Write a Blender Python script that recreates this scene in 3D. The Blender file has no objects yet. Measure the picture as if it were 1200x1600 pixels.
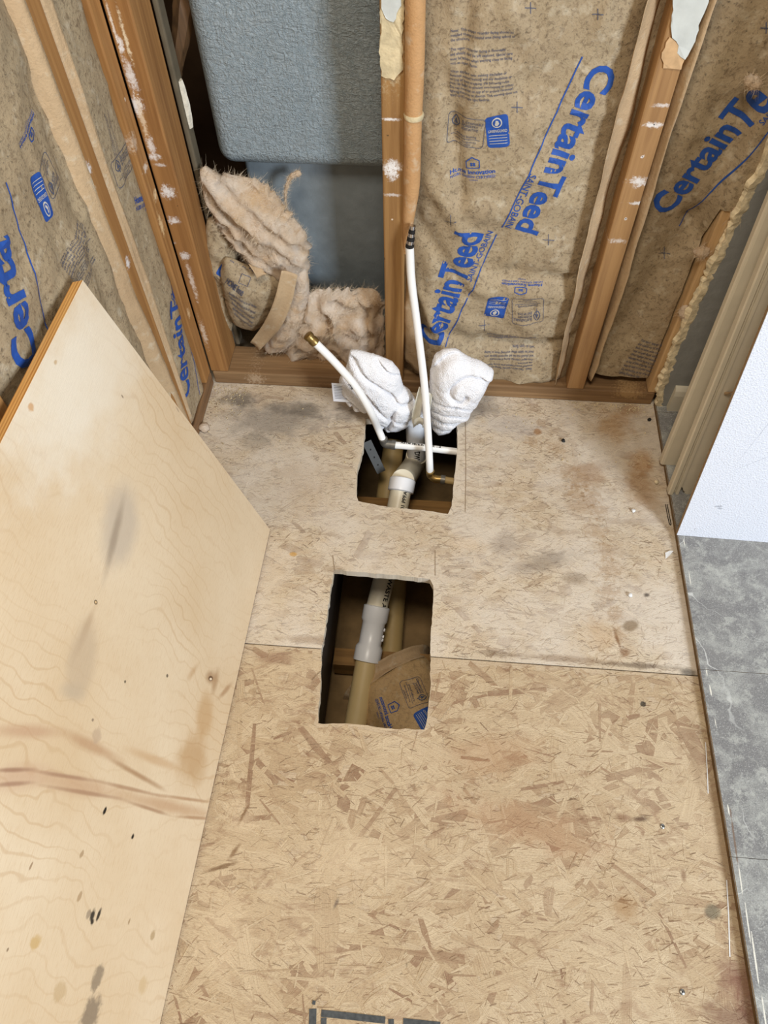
import bpy, bmesh, math, random
import numpy as np
from mathutils import Vector, Matrix, noise as mnoise
R = random.Random(7)
SC = bpy.context.scene
COL = SC.collection

# ------------------------------------------------------------------ camera
F, CX, CY, CAMH = 1138.35, 600.0, 800.0, 1.263
MR = ((0.9964866, 0.08236714, -0.01516924), (0.06002898, -0.82871497, -0.55644229), (-0.05840354, 0.55357669, -0.83074778))
cd = bpy.data.cameras.new('camera'); cam = bpy.data.objects.new('camera', cd); COL.objects.link(cam)
cd.sensor_fit = 'HORIZONTAL'; cd.sensor_width = 36.0; cd.lens = 36.0 * F / 1200.0; cd.clip_start = 0.02
ax, ay, az = Vector(MR[0]), -Vector(MR[1]), -Vector(MR[2])
m4 = Matrix((ax, ay, az)).transposed().to_4x4(); m4.translation = (0, 0, CAMH); cam.matrix_world = m4
SC.camera = cam

# ------------------------------------------------------------------ light and exposure
world = bpy.data.worlds.new('world'); SC.world = world; world.use_nodes = True
bg = world.node_tree.nodes['Background']
bg.inputs[0].default_value = (1.0, 0.86, 0.64, 1); bg.inputs[1].default_value = 0.20
def area(name, loc, target, sx, sy, power, color):
    l = bpy.data.lights.new(name, 'AREA'); l.shape = 'RECTANGLE'; l.size = sx; l.size_y = sy; l.energy = power; l.color = color
    o = bpy.data.objects.new(name, l); COL.objects.link(o); o.location = loc
    o.rotation_euler = (Vector(target) - Vector(loc)).to_track_quat('-Z', 'Y').to_euler()
    return o
area('window_daylight', (2.3, -1.55, 1.75), (0, 1.0, 0.3), 0.7, 1.1, 132, (0.78, 0.88, 1.0))
area('ceiling_lamp_light', (-0.10, 0.10, 2.35), (-0.05, 0.55, 0), 0.5, 0.5, 25, (1.0, 0.91, 0.78))
vs = SC.view_settings
vs.view_transform = 'Standard'; vs.look = 'None'; vs.exposure = 0.0; vs.gamma = 1.0; vs.use_curve_mapping = False
SC.display_settings.display_device = 'sRGB'

# ------------------------------------------------------------------ helpers
def ray(px, py):
    c = (px - CX, py - CY, F)
    return Vector([sum(MR[k][i] * c[k] for k in range(3)) for i in range(3)])
C0 = Vector((0, 0, CAMH))
def FL(px, py, z=0.0):
    d = ray(px, py); return C0 + d * ((z - CAMH) / d.z)
def WL(px, py, y):
    d = ray(px, py); return C0 + d * (y / d.y)
def XL(px, py, x):
    d = ray(px, py); return C0 + d * (x / d.x)
def nz(x, y, z=0.0): return mnoise.noise(Vector((x, y, z)))
def lin(r, g, b):
    f = lambda c: (c / 255 / 12.92) if c / 255 <= .04045 else ((c / 255 + .055) / 1.055) ** 2.4
    return (f(r), f(g), f(b), 1.0)
def empty(name, loc=(0, 0, 0)):
    o = bpy.data.objects.new(name, None); COL.objects.link(o); o.location = loc; o.empty_display_size = .05; return o
def tag(o, label=None, cat=None, group=None, kind=None):
    if label: o['label'] = label
    if cat: o['category'] = cat
    if group: o['group'] = group
    if kind: o['kind'] = kind
    return o
def place(o, parent):
    if parent is not None:
        o.parent = parent; o.matrix_parent_inverse = Matrix.Translation(-Vector(parent.location)) if parent.type == 'EMPTY' else Matrix.Identity(4)
    return o
def mk(name, verts, faces, mat, parent=None, smooth=False, bevel=0.0, seg=2):
    me = bpy.data.meshes.new(name); me.from_pydata([tuple(v) for v in verts], [], faces); me.update()
    return fin(name, me, mat, parent, smooth, bevel, seg)
def fin(name, me, mat, parent=None, smooth=False, bevel=0.0, seg=2):
    o = bpy.data.objects.new(name, me); COL.objects.link(o)
    for mm in (mat if isinstance(mat, (list, tuple)) else [mat]): me.materials.append(mm)
    if smooth:
        me.polygons.foreach_set('use_smooth', [True] * len(me.polygons))
    if bevel:
        b = o.modifiers.new('edge', 'BEVEL'); b.width = bevel; b.segments = seg; b.limit_method = 'ANGLE'
    return place(o, parent)
def frommesh(name, bm, mat, parent=None, smooth=False, bevel=0.0):
    bmesh.ops.recalc_face_normals(bm, faces=bm.faces)
    me = bpy.data.meshes.new(name); bm.to_mesh(me); bm.free(); return fin(name, me, mat, parent, smooth, bevel)
BOXF = [(0, 3, 2, 1), (4, 5, 6, 7), (0, 1, 5, 4), (1, 2, 6, 5), (2, 3, 7, 6), (3, 0, 4, 7)]
def box(name, lo, hi, mat, parent=None, bevel=0.0):
    x0, y0, z0 = lo; x1, y1, z1 = hi
    v = [(x0, y0, z0), (x1, y0, z0), (x1, y1, z0), (x0, y1, z0), (x0, y0, z1), (x1, y0, z1), (x1, y1, z1), (x0, y1, z1)]
    return mk(name, v, BOXF, mat, parent, False, bevel)
def catmull(pts, n):
    P = [Vector(p) for p in pts]; P = [P[0] * 2 - P[1]] + P + [P[-1] * 2 - P[-2]]; out = []
    for i in range(1, len(P) - 2):
        for k in range(n):
            t = k / n; a, b, c, d = P[i - 1], P[i], P[i + 1], P[i + 2]
            out.append(.5 * ((2 * b) + (c - a) * t + (2 * a - 5 * b + 4 * c - d) * t * t + (3 * b - a - 3 * c + d) * t ** 3))
    out.append(P[-2]); return out
def tube(name, pts, rad, mat, parent=None, seg=20, cap=True, smooth=True):
    P = [Vector(p) for p in pts]; n = len(P); rr = rad if isinstance(rad, (list, tuple)) else [rad] * n
    t0 = (P[1] - P[0]).normalized(); up = Vector((0, 0, 1)) if abs(t0.z) < .9 else Vector((0, 1, 0))
    a = t0.cross(up).normalized(); vs_, fs = [], []
    for i in range(n):
        t = (P[min(i + 1, n - 1)] - P[max(i - 1, 0)]).normalized()
        a = (a - t * a.dot(t)).normalized(); b = t.cross(a)
        for k in range(seg):
            an = 2 * math.pi * k / seg; vs_.append(P[i] + (a * math.cos(an) + b * math.sin(an)) * rr[i])
    for i in range(n - 1):
        for k in range(seg):
            fs.append((i * seg + k, i * seg + (k + 1) % seg, (i + 1) * seg + (k + 1) % seg, (i + 1) * seg + k))
    if cap:
        fs.append(tuple(range(seg - 1, -1, -1))); fs.append(tuple((n - 1) * seg + k for k in range(seg)))
    o = mk(name, vs_, fs, mat, parent, smooth)
    if smooth:
        for p in o.data.polygons:
            if len(p.vertices) > 4: p.use_smooth = False
        try: o.data.set_sharp_from_angle(angle=math.radians(50))
        except Exception: pass
    return o
def poly_prism(name, loops, z0, z1, mat, parent=None):
    """outline plus holes (2D loops) as a slab from z0 to z1"""
    bm = bmesh.new()
    for lp in loops:
        vv = [bm.verts.new((p[0], p[1], z1)) for p in lp]
        for i in range(len(vv)): bm.edges.new((vv[i], vv[(i + 1) % len(vv)]))
    bmesh.ops.triangle_fill(bm, use_beauty=True, use_dissolve=False, edges=bm.edges[:])
    ret = bmesh.ops.extrude_face_region(bm, geom=bm.faces[:])
    bmesh.ops.translate(bm, vec=(0, 0, z0 - z1), verts=[g for g in ret['geom'] if isinstance(g, bmesh.types.BMVert)])
    return frommesh(name, bm, mat, parent)

# ------------------------------------------------------------------ node helper
class NT:
    def __init__(s, name, rough=.6, spec=.35):
        s.m = bpy.data.materials.new(name); s.m.use_nodes = True; s.t = s.m.node_tree
        s.b = s.t.nodes['Principled BSDF']; s.b.inputs['Roughness'].default_value = rough
        s.b.inputs['Specular IOR Level'].default_value = spec
        s.tc = s.t.nodes.new('ShaderNodeTexCoord'); s.obj = s.tc.outputs['Object']; s.uv = s.tc.outputs['UV']
    def link(s, a, b): s.t.links.new(a, b)
    def set(s, sock, v):
        if isinstance(v, bpy.types.NodeSocket): s.link(v, sock)
        else: sock.default_value = v
    def math(s, op, a, b=0.0, c=0.0, clamp=False):
        n = s.t.nodes.new('ShaderNodeMath'); n.operation = op; n.use_clamp = clamp
        for i, v in enumerate((a, b, c)): s.set(n.inputs[i], v)
        return n.outputs[0]
    def vmath(s, op, a, b=(0, 0, 0)):
        n = s.t.nodes.new('ShaderNodeVectorMath'); n.operation = op; s.set(n.inputs[0], a); s.set(n.inputs[1], b)
        return n.outputs['Value'] if op in ('LENGTH', 'DOT_PRODUCT') else n.outputs['Vector']
    def mapn(s, v, scale=(1, 1, 1), rot=(0, 0, 0), loc=(0, 0, 0)):
        n = s.t.nodes.new('ShaderNodeMapping'); s.set(n.inputs['Vector'], v); n.inputs['Scale'].default_value = scale
        n.inputs['Rotation'].default_value = rot; n.inputs['Location'].default_value = loc; return n.outputs[0]
    def noise(s, v, scale, detail=3, rough=.55, dist=0.0, col=False):
        n = s.t.nodes.new('ShaderNodeTexNoise'); s.set(n.inputs['Vector'], v); n.inputs['Scale'].default_value = scale
        n.inputs['Detail'].default_value = detail; n.inputs['Roughness'].default_value = rough; n.inputs['Distortion'].default_value = dist
        return n.outputs['Color' if col else 'Fac']
    def vor(s, v, scale, feature='F1', out='Distance', rnd=1.0):
        n = s.t.nodes.new('ShaderNodeTexVoronoi'); n.feature = feature; s.set(n.inputs['Vector'], v); n.inputs['Scale'].default_value = scale
        n.inputs['Randomness'].default_value = rnd; return n.outputs[out]
    def wave(s, v, scale, dist=2.0, detail=2, dscale=1.0, direction='X'):
        n = s.t.nodes.new('ShaderNodeTexWave'); n.bands_direction = direction; s.set(n.inputs['Vector'], v); n.inputs['Scale'].default_value = scale
        n.inputs['Distortion'].default_value = dist; n.inputs['Detail'].default_value = detail; n.inputs['Detail Scale'].default_value = dscale
        return n.outputs['Fac']
    def rng(s, v, a, b, c=0.0, d=1.0, smooth=False):
        n = s.t.nodes.new('ShaderNodeMapRange'); n.interpolation_type = 'SMOOTHSTEP' if smooth else 'LINEAR'
        s.set(n.inputs['Value'], v)
        for k, x in zip(('From Min', 'From Max', 'To Min', 'To Max'), (a, b, c, d)): n.inputs[k].default_value = x
        return n.outputs['Result']
    def mix(s, fac, a, b, mode='MIX'):
        n = s.t.nodes.new('ShaderNodeMix'); n.data_type = 'RGBA'; n.blend_type = mode; n.clamp_factor = True
        s.set(n.inputs[0], fac); s.set(n.inputs[6], a); s.set(n.inputs[7], b); return n.outputs[2]
    def ramp(s, v, stops):
        n = s.t.nodes.new('ShaderNodeValToRGB'); s.set(n.inputs[0], v); e = n.color_ramp.elements
        e[0].position, e[0].color = stops[0]; e[1].position, e[1].color = stops[-1]
        for p, c in stops[1:-1]:
            k = e.new(p); k.color = c
        return n.outputs[0]
    def attr(s, name):
        n = s.t.nodes.new('ShaderNodeAttribute'); n.attribute_name = name; return n.outputs['Color']
    def bump(s, h, dist=.001, strength=1.0):
        n = s.t.nodes.new('ShaderNodeBump'); n.inputs['Distance'].default_value = dist; n.inputs['Strength'].default_value = strength
        s.set(n.inputs['Height'], h); s.link(n.outputs[0], s.b.inputs['Normal'])
    def stain(s, col, vec, x, y, rx, ry, ang, color, strength=.7, soft=.6, wob=None, wamp=.5):
        v = s.vmath('SUBTRACT', vec, (x, y, 0)); v = s.mapn(v, rot=(0, 0, -math.radians(ang))); v = s.vmath('MULTIPLY', v, (1 / rx, 1 / ry, 0))
        d = s.vmath('LENGTH', v)
        if wob is not None: d = s.math('ADD', d, s.math('MULTIPLY', s.math('SUBTRACT', wob, .5), wamp * 2))
        f = s.rng(d, 1.0, 1.0 - soft, 0.0, strength, smooth=True)
        return s.mix(f, col, color)
    def done(s, col=None, rough=None):
        if col is not None: s.set(s.b.inputs['Base Color'], col)
        if rough is not None: s.set(s.b.inputs['Roughness'], rough)
        return s.m
def plain(name, rgb, rough=.6, var=.0, scale=40, metal=0.0, bumpd=0.0, spec=.35):
    t = NT(name, rough, spec); c = lin(*rgb)
    if var:
        n = t.noise(t.obj, scale, 4); k = t.rng(n, .3, .7, 1 - var, 1 + var)
        mm = t.t.nodes.new('ShaderNodeVectorMath'); mm.operation = 'SCALE'; mm.inputs[0].default_value = c[:3]; t.link(k, mm.inputs['Scale'])
        t.link(mm.outputs[0], t.b.inputs['Base Color'])
        if bumpd: t.bump(n, bumpd)
    else: t.b.inputs['Base Color'].default_value = c
    t.b.inputs['Metallic'].default_value = metal
    return t.m

# ------------------------------------------------------------------ geometry constants (metres; y towards the framed wall)
Y0 = 1.181        # room side of the framed wall
XL0 = -0.522      # room side of the left wall
XF = 0.504        # edge of the grey tiles
SEAM = 0.5285     # joint of the two floor sheets
# ------------------------------------------------------------------ materials
def wood_mat(name, base, dark, axis='z', rough=.62, smudges=(), plane='xz', grain=1.0):
    t = NT(name, rough); sc = {'z': (90, 90, 4), 'x': (4, 90, 90), 'y': (90, 4, 90)}[axis]
    g = t.noise(t.mapn(t.obj, sc), 1.0, 4, .6, .4); g2 = t.noise(t.mapn(t.obj, [k * .22 for k in sc]), 1.0, 2, .5, 1.2)
    c = t.mix(t.rng(g, .35, .75), lin(*base), lin(*dark)); c = t.mix(t.math('MULTIPLY', t.rng(g2, .5, .68), .55), c, lin(*dark))
    w = t.noise(t.obj, 190, 5, .75)
    if plane == 'xz': v = t.mapn(t.obj, rot=(math.radians(-90), 0, 0))       # (x,z) -> (x,y)
    elif plane == 'yz': v = t.vmath('MULTIPLY', t.vmath('ADD', t.obj, (0, 0, 0)), (1, 1, 1))
    else: v = t.obj
    if plane in ('xz', 'yz'):
        sp = t.t.nodes.new('ShaderNodeSeparateXYZ'); t.link(t.obj, sp.inputs[0]); cb = t.t.nodes.new('ShaderNodeCombineXYZ')
        t.link(sp.outputs[0 if plane == 'xz' else 1], cb.inputs[0]); t.link(sp.outputs[2], cb.inputs[1]); v = cb.outputs[0]
    for (x, y, rx, ry, col, st) in smudges: c = t.stain(c, v, x, y, rx, ry, 0, lin(*col), st, .8, w, 1.5)
    t.bump(g, .0006 * grain)
    return t.done(c)
W1 = (238, 234, 230)
def sm(px, py, y, rx, ry, col=W1, st=.8):
    p = WL(px, py, y); return (p.x, p.z, rx, ry, col, st)
def sml(px, py, rx, ry, col=W1, st=.8):
    p = XL(px, py, XL0); return (p.y, p.z, rx, ry, col, st)
M_studC = wood_mat('wood_stud_amber', (166, 126, 76), (130, 92, 52), smudges=[sm(611, 187, Y0, .02, .003), sm(611, 262, Y0, .022, .016), sm(612, 268, Y0, .014, .02, W1, .8), sm(613, 305, Y0, .02, .004, W1, .5),
    sm(610, 60, Y0, .026, .09, (205, 188, 150), .55), sm(606, 212, Y0, .0025, .0025, (40, 30, 20), .9), sm(613, 343, Y0, .0025, .0025, (225, 205, 180), .9), sm(600, 405, Y0, .003, .004, (60, 50, 40), .8)])
M_studR = wood_mat('wood_stud_golden', (172, 132, 86), (138, 100, 62), smudges=[sm(1020, 196, Y0, .016, .006), sm(1000, 285, Y0, .024, .011), sm(997, 318, Y0, .022, .004), sm(965, 377, Y0, .02, .006, W1, .5), sm(1035, 165, Y0, .02, .004, W1, .6),
    sm(1004, 245, Y0, .0035, .0035, (245, 240, 235), .9), sm(1004, 245, Y0, .0016, .0016, (40, 30, 20), 1), sm(978, 342, Y0, .0035, .0035, (245, 240, 235), .9), sm(978, 342, Y0, .0016, .0016, (40, 30, 20), 1), sm(1022, 195, Y0, .0018, .0018, (40, 30, 20), 1)])
M_studL = wood_mat('wood_stud_orange', (166, 120, 70), (128, 86, 46), smudges=[sm(196, 60, Y0, .004, .05, (235, 215, 180), .8), sm(176, 40, Y0, .003, .06, (240, 230, 215), .7), sm(188, 70, Y0, .006, .02), sm(212, 165, Y0, .016, .02), sm(222, 185, Y0, .006, .05, (235, 215, 185), .6), sm(262, 300, Y0, .016, .016), sm(252, 258, Y0, .014, .004, W1, .5),
    sm(272, 345, Y0, .014, .01, W1, .7), sm(205, 120, Y0, .01, .03, W1, .7), sm(236, 228, Y0, .008, .02, W1, .6), sm(240, 245, Y0, .014, .008, W1, .7), sm(288, 400, Y0, .012, .012, W1, .6), sm(268, 380, Y0, .012, .004, W1, .6), sm(277, 322, Y0, .002, .002, (40, 30, 20), 1), sm(300, 440, Y0, .006, .06, (238, 225, 210), .55), sm(318, 520, Y0, .007, .05, (230, 215, 195), .55)])
M_studLW = wood_mat('wood_stud_side_wall', (174, 128, 76), (138, 94, 50), plane='yz', smudges=[sml(138, 265, .014, .012), sml(148, 300, .012, .01, (225, 205, 175), .6), sml(200, 410, .01, .012), sml(243, 305, .014, .012, (232, 205, 160), .8), sml(228, 262, .016, .008, (235, 225, 210), .7), sml(252, 350, .010, .03, (232, 200, 150), .8),
    sml(295, 490, .010, .016, (228, 195, 150), .8), sml(210, 222, .014, .02, (230, 215, 195), .4), sml(196, 155, .003, .004, (230, 220, 205), .8), sml(256, 580, .01, .012, (225, 205, 180), .5)])
M_plate = wood_mat('wood_bottom_plate', (152, 120, 84), (108, 80, 52), axis='x', smudges=[(-.42, .02, .03, .02, (205, 180, 150), .5), (-.27, .01, .05, .012, (110, 76, 46), .5), (.44, .03, .04, .02, (196, 160, 110), .5), (.0, .02, .03, .02, (90, 78, 66), .5)])
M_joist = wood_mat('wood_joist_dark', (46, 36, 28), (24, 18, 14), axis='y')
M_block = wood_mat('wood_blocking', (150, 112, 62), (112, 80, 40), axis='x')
M_sheath = plain('sheathing_brown', (84, 62, 42), .8, .25, 12)
M_dark = plain('ground_soil', (136, 110, 74), .9, .3, 14, bumpd=.004)
M_rim = plain('light_stop_dark', (60, 50, 40), .9, .2, 10)

# ---- oriented strand board
def osb_mat(name, upper):
    t = NT(name, .72, .25)
    a = t.attr('Col'); a = t.mix(t.rng(t.noise(t.mapn(t.obj, (50, 90, 1), (0, 0, .3)), 1, 4, .65),   .42, .62, 0, .32), a, lin(205, 185, 151) if not upper else lin(216, 199, 172)); uvm = t.mapn(t.uv, (14, 900, 1))
    g = t.noise(uvm, 1.0, 3, .6); c = t.mix(t.rng(g, .32, .72, 0, .48 if not upper else .40), a, lin(116, 82, 56) if not upper else lin(120, 98, 78))
    w = t.noise(t.obj, 26, 5, .65); w2 = t.noise(t.obj, 7, 4, .6); fine = t.noise(t.mapn(t.obj, (240, 700, 1)), 1.0, 3, .6)
    c = t.mix(t.rng(fine, .55, .66, 0, .55 if upper else .38), c, lin(112, 86, 62))
    def S(px, py, rx, ry, ang, col, st, soft=.8, wa=.7):
        nonlocal c
        p = FL(px, py); c = t.stain(c, t.obj, p.x, p.y, rx, ry, ang, lin(*col), st, soft, w, wa)
    if upper:
        dust = t.rng(w2, .40, .60, .1, .68); c = t.mix(dust, c, lin(216, 205, 190))
        S(430, 655, .16, .08, 0, (150, 140, 128), .75); S(372, 625, .06, .03, 0, (112, 102, 90), .8); S(470, 640, .10, .035, 0, (96, 88, 78), .6); S(545, 650, .04, .03, 0, (110, 100, 90), .55)
        S(470, 760, .12, .10, 0, (196, 178, 156), .5); S(400, 690, .05, .05, 0, (128, 116, 100), .4)
        S(800, 665, .10, .05, 0, (186, 178, 172), .5); S(760, 640, .06, .025, 0, (140, 130, 122), .5)
        S(960, 665, .06, .07, 0, (170, 128, 76), .55); S(985, 640, .04, .03, 0, (150, 108, 62), .6); S(1000, 760, .045, .10, 0, (160, 118, 70), .55)
        S(920, 740, .06, .04, 20, (150, 110, 72), .5); S(905, 790, .04, .035, 0, (160, 126, 88), .45); S(840, 675, .012, .012, 0, (150, 104, 56), .75, .6)
        S(850, 880, .09, .03, 25, (120, 106, 94), .5); S(790, 850, .05, .035, 0, (140, 122, 106), .45); S(900, 905, .035, .02, 0, (120, 96, 72), .5)
        S(940, 990, .05, .045, 0, (186, 150, 104), .4); S(965, 1000, .006, .035, 12, (118, 78, 44), .8, .8, 1.0); S(975, 1020, .014, .016, 0, (132, 92, 56), .7)
        S(985, 978, .022, .014, 30, (128, 104, 74), .75, .5, .4); S(1000, 1040, .10, .008, 0, (86, 66, 48), .65); S(880, 1030, .12, .010, 0, (128, 98, 70), .5); S(780, 1022, .06, .008, 0, (120, 96, 72), .5)
        S(490, 1000, .10, .012, 0, (140, 112, 84), .5); S(520, 890, .03, .012, 0, (150, 124, 96), .5); S(458, 866, .009, .006, 0, (196, 150, 76), .8, .5)
        wf = t.noise(t.obj, 85, 5, .7)
        for (px, py, r_) in ((885, 735, .03), (905, 752, .035), (925, 775, .03), (935, 800, .03), (930, 830, .035), (948, 860, .03), (955, 890, .035), (950, 925, .03), (962, 960, .025), (968, 990, .02), (900, 770, .03), (870, 700, .03), (830, 690, .02), (845, 662, .016)):
            p = FL(px, py); c = t.stain(c, t.obj, p.x, p.y, r_, r_ * .9, 20, lin(158, 124, 86), .42, .8, wf, 1.7)
        S(1010, 930, .008, .006, 20, (60, 50, 44), .8); S(1075, 1050, .02, .012, 0, (50, 42, 36), .7); S(610, 830, .08, .03, 0, (205, 190, 168), .4)
        S(1000, 720, .035, .05, 0, (176, 126, 66), .5); S(735, 850, .05, .03, 0, (214, 190, 158), .4); S(430, 920, .05, .10, 0, (206, 186, 156), .4)
    else:
        blot = t.noise(t.mapn(t.obj, (22, 42, 1), (0, 0, .25)), 1, 5, .68, 1.0); zone = t.noise(t.obj, 6, 3, .6)
        c = t.mix(t.math('MULTIPLY', t.rng(blot, .54, .64), t.rng(zone, .40, .58, .18, .75)), c, lin(146, 114, 88))
        hatch = t.wave(t.mapn(t.obj, (1, .05, 1)), 190, .6, 2, 6); c = t.mix(t.math('MULTIPLY', t.rng(hatch, .6, .95), t.rng(t.noise(t.obj, 16, 3), .48, .66, 0, .16)), c, lin(140, 106, 80))
        wp = t.noise(t.obj, 5, 3, .6); c = t.mix(t.rng(wp, .45, .7, 0, .30), c, lin(218, 199, 168))
        S(1160, 1540, .05, .05, 0, (112, 66, 54), .7); S(1145, 1590, .06, .03, 0, (100, 58, 46), .6); S(1112, 1425, .016, .014, 0, (96, 92, 76), .7, .6); S(975, 1420, .03, .03, 0, (150, 110, 64), .55)
        S(1005, 1100, .006, .006, 0, (40, 36, 32), .85, .5); S(1000, 1280, .022, .007, 8, (76, 46, 34), .8); S(975, 1278, .02, .010, 0, (120, 78, 54), .6); S(1068, 1368, .006, .012, 0, (118, 80, 54), .6)
        S(430, 1030, .05, .016, 0, (140, 104, 82), .6); S(375, 1275, .03, .05, 30, (217, 196, 164), .4); S(382, 1270, .004, .025, -20, (120, 86, 54), .7, .8, 1.0); S(345, 1355, .04, .004, 20, (110, 78, 48), .75, .8, 1.0); S(367, 1330, .005, .016, -30, (120, 86, 54), .7, .8, 1.0)
        S(1125, 1300, .012, .2, 0, (150, 124, 96), .45); S(1085, 1170, .016, .1, 0, (150, 124, 96), .45); S(770, 1180, .12, .05, 10, (170, 128, 92), .35); S(560, 1345, .12, .07, 0, (217, 196, 164), .4)
        S(525, 1412, .004, .012, -20, (96, 86, 80), .6); S(350, 1460, .05, .1, 0, (217, 196, 164), .4); S(820, 1290, .18, .05, -12, (168, 124, 90), .35)
    b = t.math('ADD', t.math('MULTIPLY', g, .5), fine); t.bump(b, .0008)
    return t.done(c)
M_osbU, M_osbL = osb_mat('strand_board_dusty', True), osb_mat('strand_board_tan', False)

# ---- kraft paper
def kraft_mat(name, base=(172, 153, 123), fleck=.75, sc=1.0):
    t = NT(name, .62, .3)
    n = t.noise(t.obj, 105 * sc, 5, .7, .6); n2 = t.noise(t.obj, 9, 3, .5); v = t.noise(t.mapn(t.obj, (1, 1, 1), (0, .4, .5)), 260 * sc, 3, .6)
    c = t.mix(t.rng(n2, .35, .7, 0, .5), lin(*base), lin(base[0] - 22, base[1] - 24, base[2] - 22))
    c = t.mix(t.rng(n, .50, .68, 0, fleck), c, lin(104, 86, 64)); c = t.mix(t.rng(v, .58, .70, 0, fleck * .8), c, lin(72, 64, 54))
    c = t.mix(t.rng(t.noise(t.obj, 40 * sc, 4, .6), .56, .7, 0, .45), c, lin(208, 196, 172))
    t.bump(t.math('ADD', n, v), .0008)
    return t.done(c)
M_kraft = kraft_mat('kraft_facing_mottled')
M_kraftP = kraft_mat('kraft_paper_plain', (190, 162, 126), .16)
M_ink = plain('blue_ink', (36, 78, 156), .6, .12, 120)
M_inkS = plain('slate_ink', (86, 90, 108), .7, .15, 150)
M_inkW = plain('pale_ink_gap', (196, 190, 180), .7)

# ---- others
def tub_mat():
    t = NT('fiberglass_grey', .38, .5)
    a = t.noise(t.mapn(t.obj, (60, 60, 160), (0, .5, 0)), 1, 4, .6, 1.0); b = t.noise(t.mapn(t.obj, (160, 60, 70), (0, -.6, 0)), 1, 4, .6, 1.0)
    n = t.noise(t.obj, 6, 3); c = t.mix(t.rng(n, .35, .7), lin(150, 160, 164), lin(136, 147, 152)); h = t.math('ADD', a, b)
    c = t.mix(t.rng(h, 1.0, 1.3, 0, .25), c, lin(158, 166, 168)); t.bump(h, .004); return t.done(c)
M_tub = tub_mat()
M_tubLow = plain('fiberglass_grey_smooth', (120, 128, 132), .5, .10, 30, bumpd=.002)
M_fib = plain('glass_strand', (150, 160, 164), .3, spec=.6)
def fluff_mat():
    t = NT('glass_wool', .95, .1)
    n = t.noise(t.mapn(t.obj, (40, 40, 40), (0, .7, 0)), 1, 5, .65, 1.2); n2 = t.noise(t.obj, 14, 4, .6, .8); f = t.noise(t.mapn(t.obj, (120, 500, 700), (0, .9, 0)), 1, 4, .7)
    c = t.mix(t.rng(n2, .35, .65), lin(214, 182, 144), lin(232, 214, 194)); c = t.mix(t.rng(n, .54, .74, 0, .6), c, lin(192, 150, 106)); c = t.mix(t.rng(f, .5, .75, 0, .45), c, lin(236, 226, 214))
    c = t.mix(t.rng(t.noise(t.obj, 22, 3), .6, .75, 0, .6), c, lin(150, 142, 138)); t.bump(t.math('ADD', n, f), .0035); return t.done(c)
M_fluff = fluff_mat()
M_fiber = plain('glass_wool_strand', (226, 206, 178), .9)
def towel_mat():
    t = NT('white_terry', .95, .1); v = t.vor(t.obj, 420); n = t.noise(t.obj, 600, 3, .7); h = t.math('ADD', t.math('MULTIPLY', v, -1.2), n)
    c = t.mix(t.rng(h, -.4, .5), lin(242, 240, 242), lin(253, 252, 253)); t.bump(h, .0012); return t.done(c)
M_towel = towel_mat()
M_pvc = plain('pvc_cream', (232, 222, 198), .38, .05, 12, spec=.5)
M_pvcW = plain('pvc_white', (244, 244, 246), .32, spec=.5)
M_pvcT = plain('pvc_tan', (176, 150, 100), .5, .1, 10)  # tan base colour for the deeper pipe, the collar and the branch line
M_pex = plain('pex_white', (242, 240, 236), .32, spec=.5)
M_crimp = plain('crimp_ring_grey', (120, 116, 108), .45, metal=.6)
M_brass = plain('brass_cap', (150, 124, 76), .38, .15, 60, metal=.85)
M_chrome = plain('foil_silver', (200, 200, 205), .2, metal=1.0)
M_black = plain('black_ink', (28, 26, 26), .6)
M_ply_edge = None
def ply_edge():
    t = NT('plywood_edge', .7); sp = t.t.nodes.new('ShaderNodeSeparateXYZ'); t.link(t.obj, sp.inputs[0])
    k = t.math('FRACT', t.math('MULTIPLY', sp.outputs[2], 1 / .0052)); g = t.noise(t.mapn(t.obj, (10, 40, 600)), 1, 4, .6)
    c = t.mix(t.rng(k, .42, .5), lin(214, 162, 92), lin(176, 122, 60)); c = t.mix(t.rng(g, .45, .7, 0, .5), c, lin(236, 196, 130)); return t.done(c)
M_ply_edge = ply_edge()
M_grey_wall = plain('wall_paint_grey', (136, 136, 132), .75, .06, 40, bumpd=.002)
M_gyp = plain('gypsum_core', (218, 202, 168), .95, .35, 60, bumpd=.003)
M_trim = plain('trim_paint_beige', (208, 198, 176), .45, .05, 20, bumpd=.0008)
M_base = plain('baseboard_paint', (206, 198, 178), .5, .05, 20)
def panel_mat():
    t = NT('white_board_face', .5, .4); n = t.noise(t.obj, 320, 3, .6); w = t.noise(t.obj, 60, 3); c = t.mix(t.rng(n, .35, .7), lin(214, 217, 226), lin(228, 230, 237))
    sp = t.t.nodes.new('ShaderNodeSeparateXYZ'); t.link(t.obj, sp.inputs[0]); cb = t.t.nodes.new('ShaderNodeCombineXYZ'); t.link(sp.outputs[0], cb.inputs[0]); t.link(sp.outputs[2], cb.inputs[1])
    for (x, y, rx, ry, a, st) in ((.08, .30, .0008, .16, -14, .35), (.055, .085, .010, .003, 10, .5), (.06, .08, .006, .002, 0, .5), (.045, .125, .0015, .0015, 0, .7), (.085, .20, .05, .0007, 38, .35)):
        c = t.stain(c, cb.outputs[0], x, y, rx, ry, a, lin(120, 124, 134), st, .6, w, .6)
    t.bump(n, .0022); return t.done(c)
M_panel = panel_mat()
M_hard = plain('hardboard_brown', (150, 124, 92), .8, .1, 80)
M_paint = plain('paint_chip_white', (226, 226, 224), .7)
M_steel = plain('screw_steel', (150, 148, 142), .35, metal=.9)
M_tag = plain('care_tag', (238, 240, 246), .6)
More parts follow.
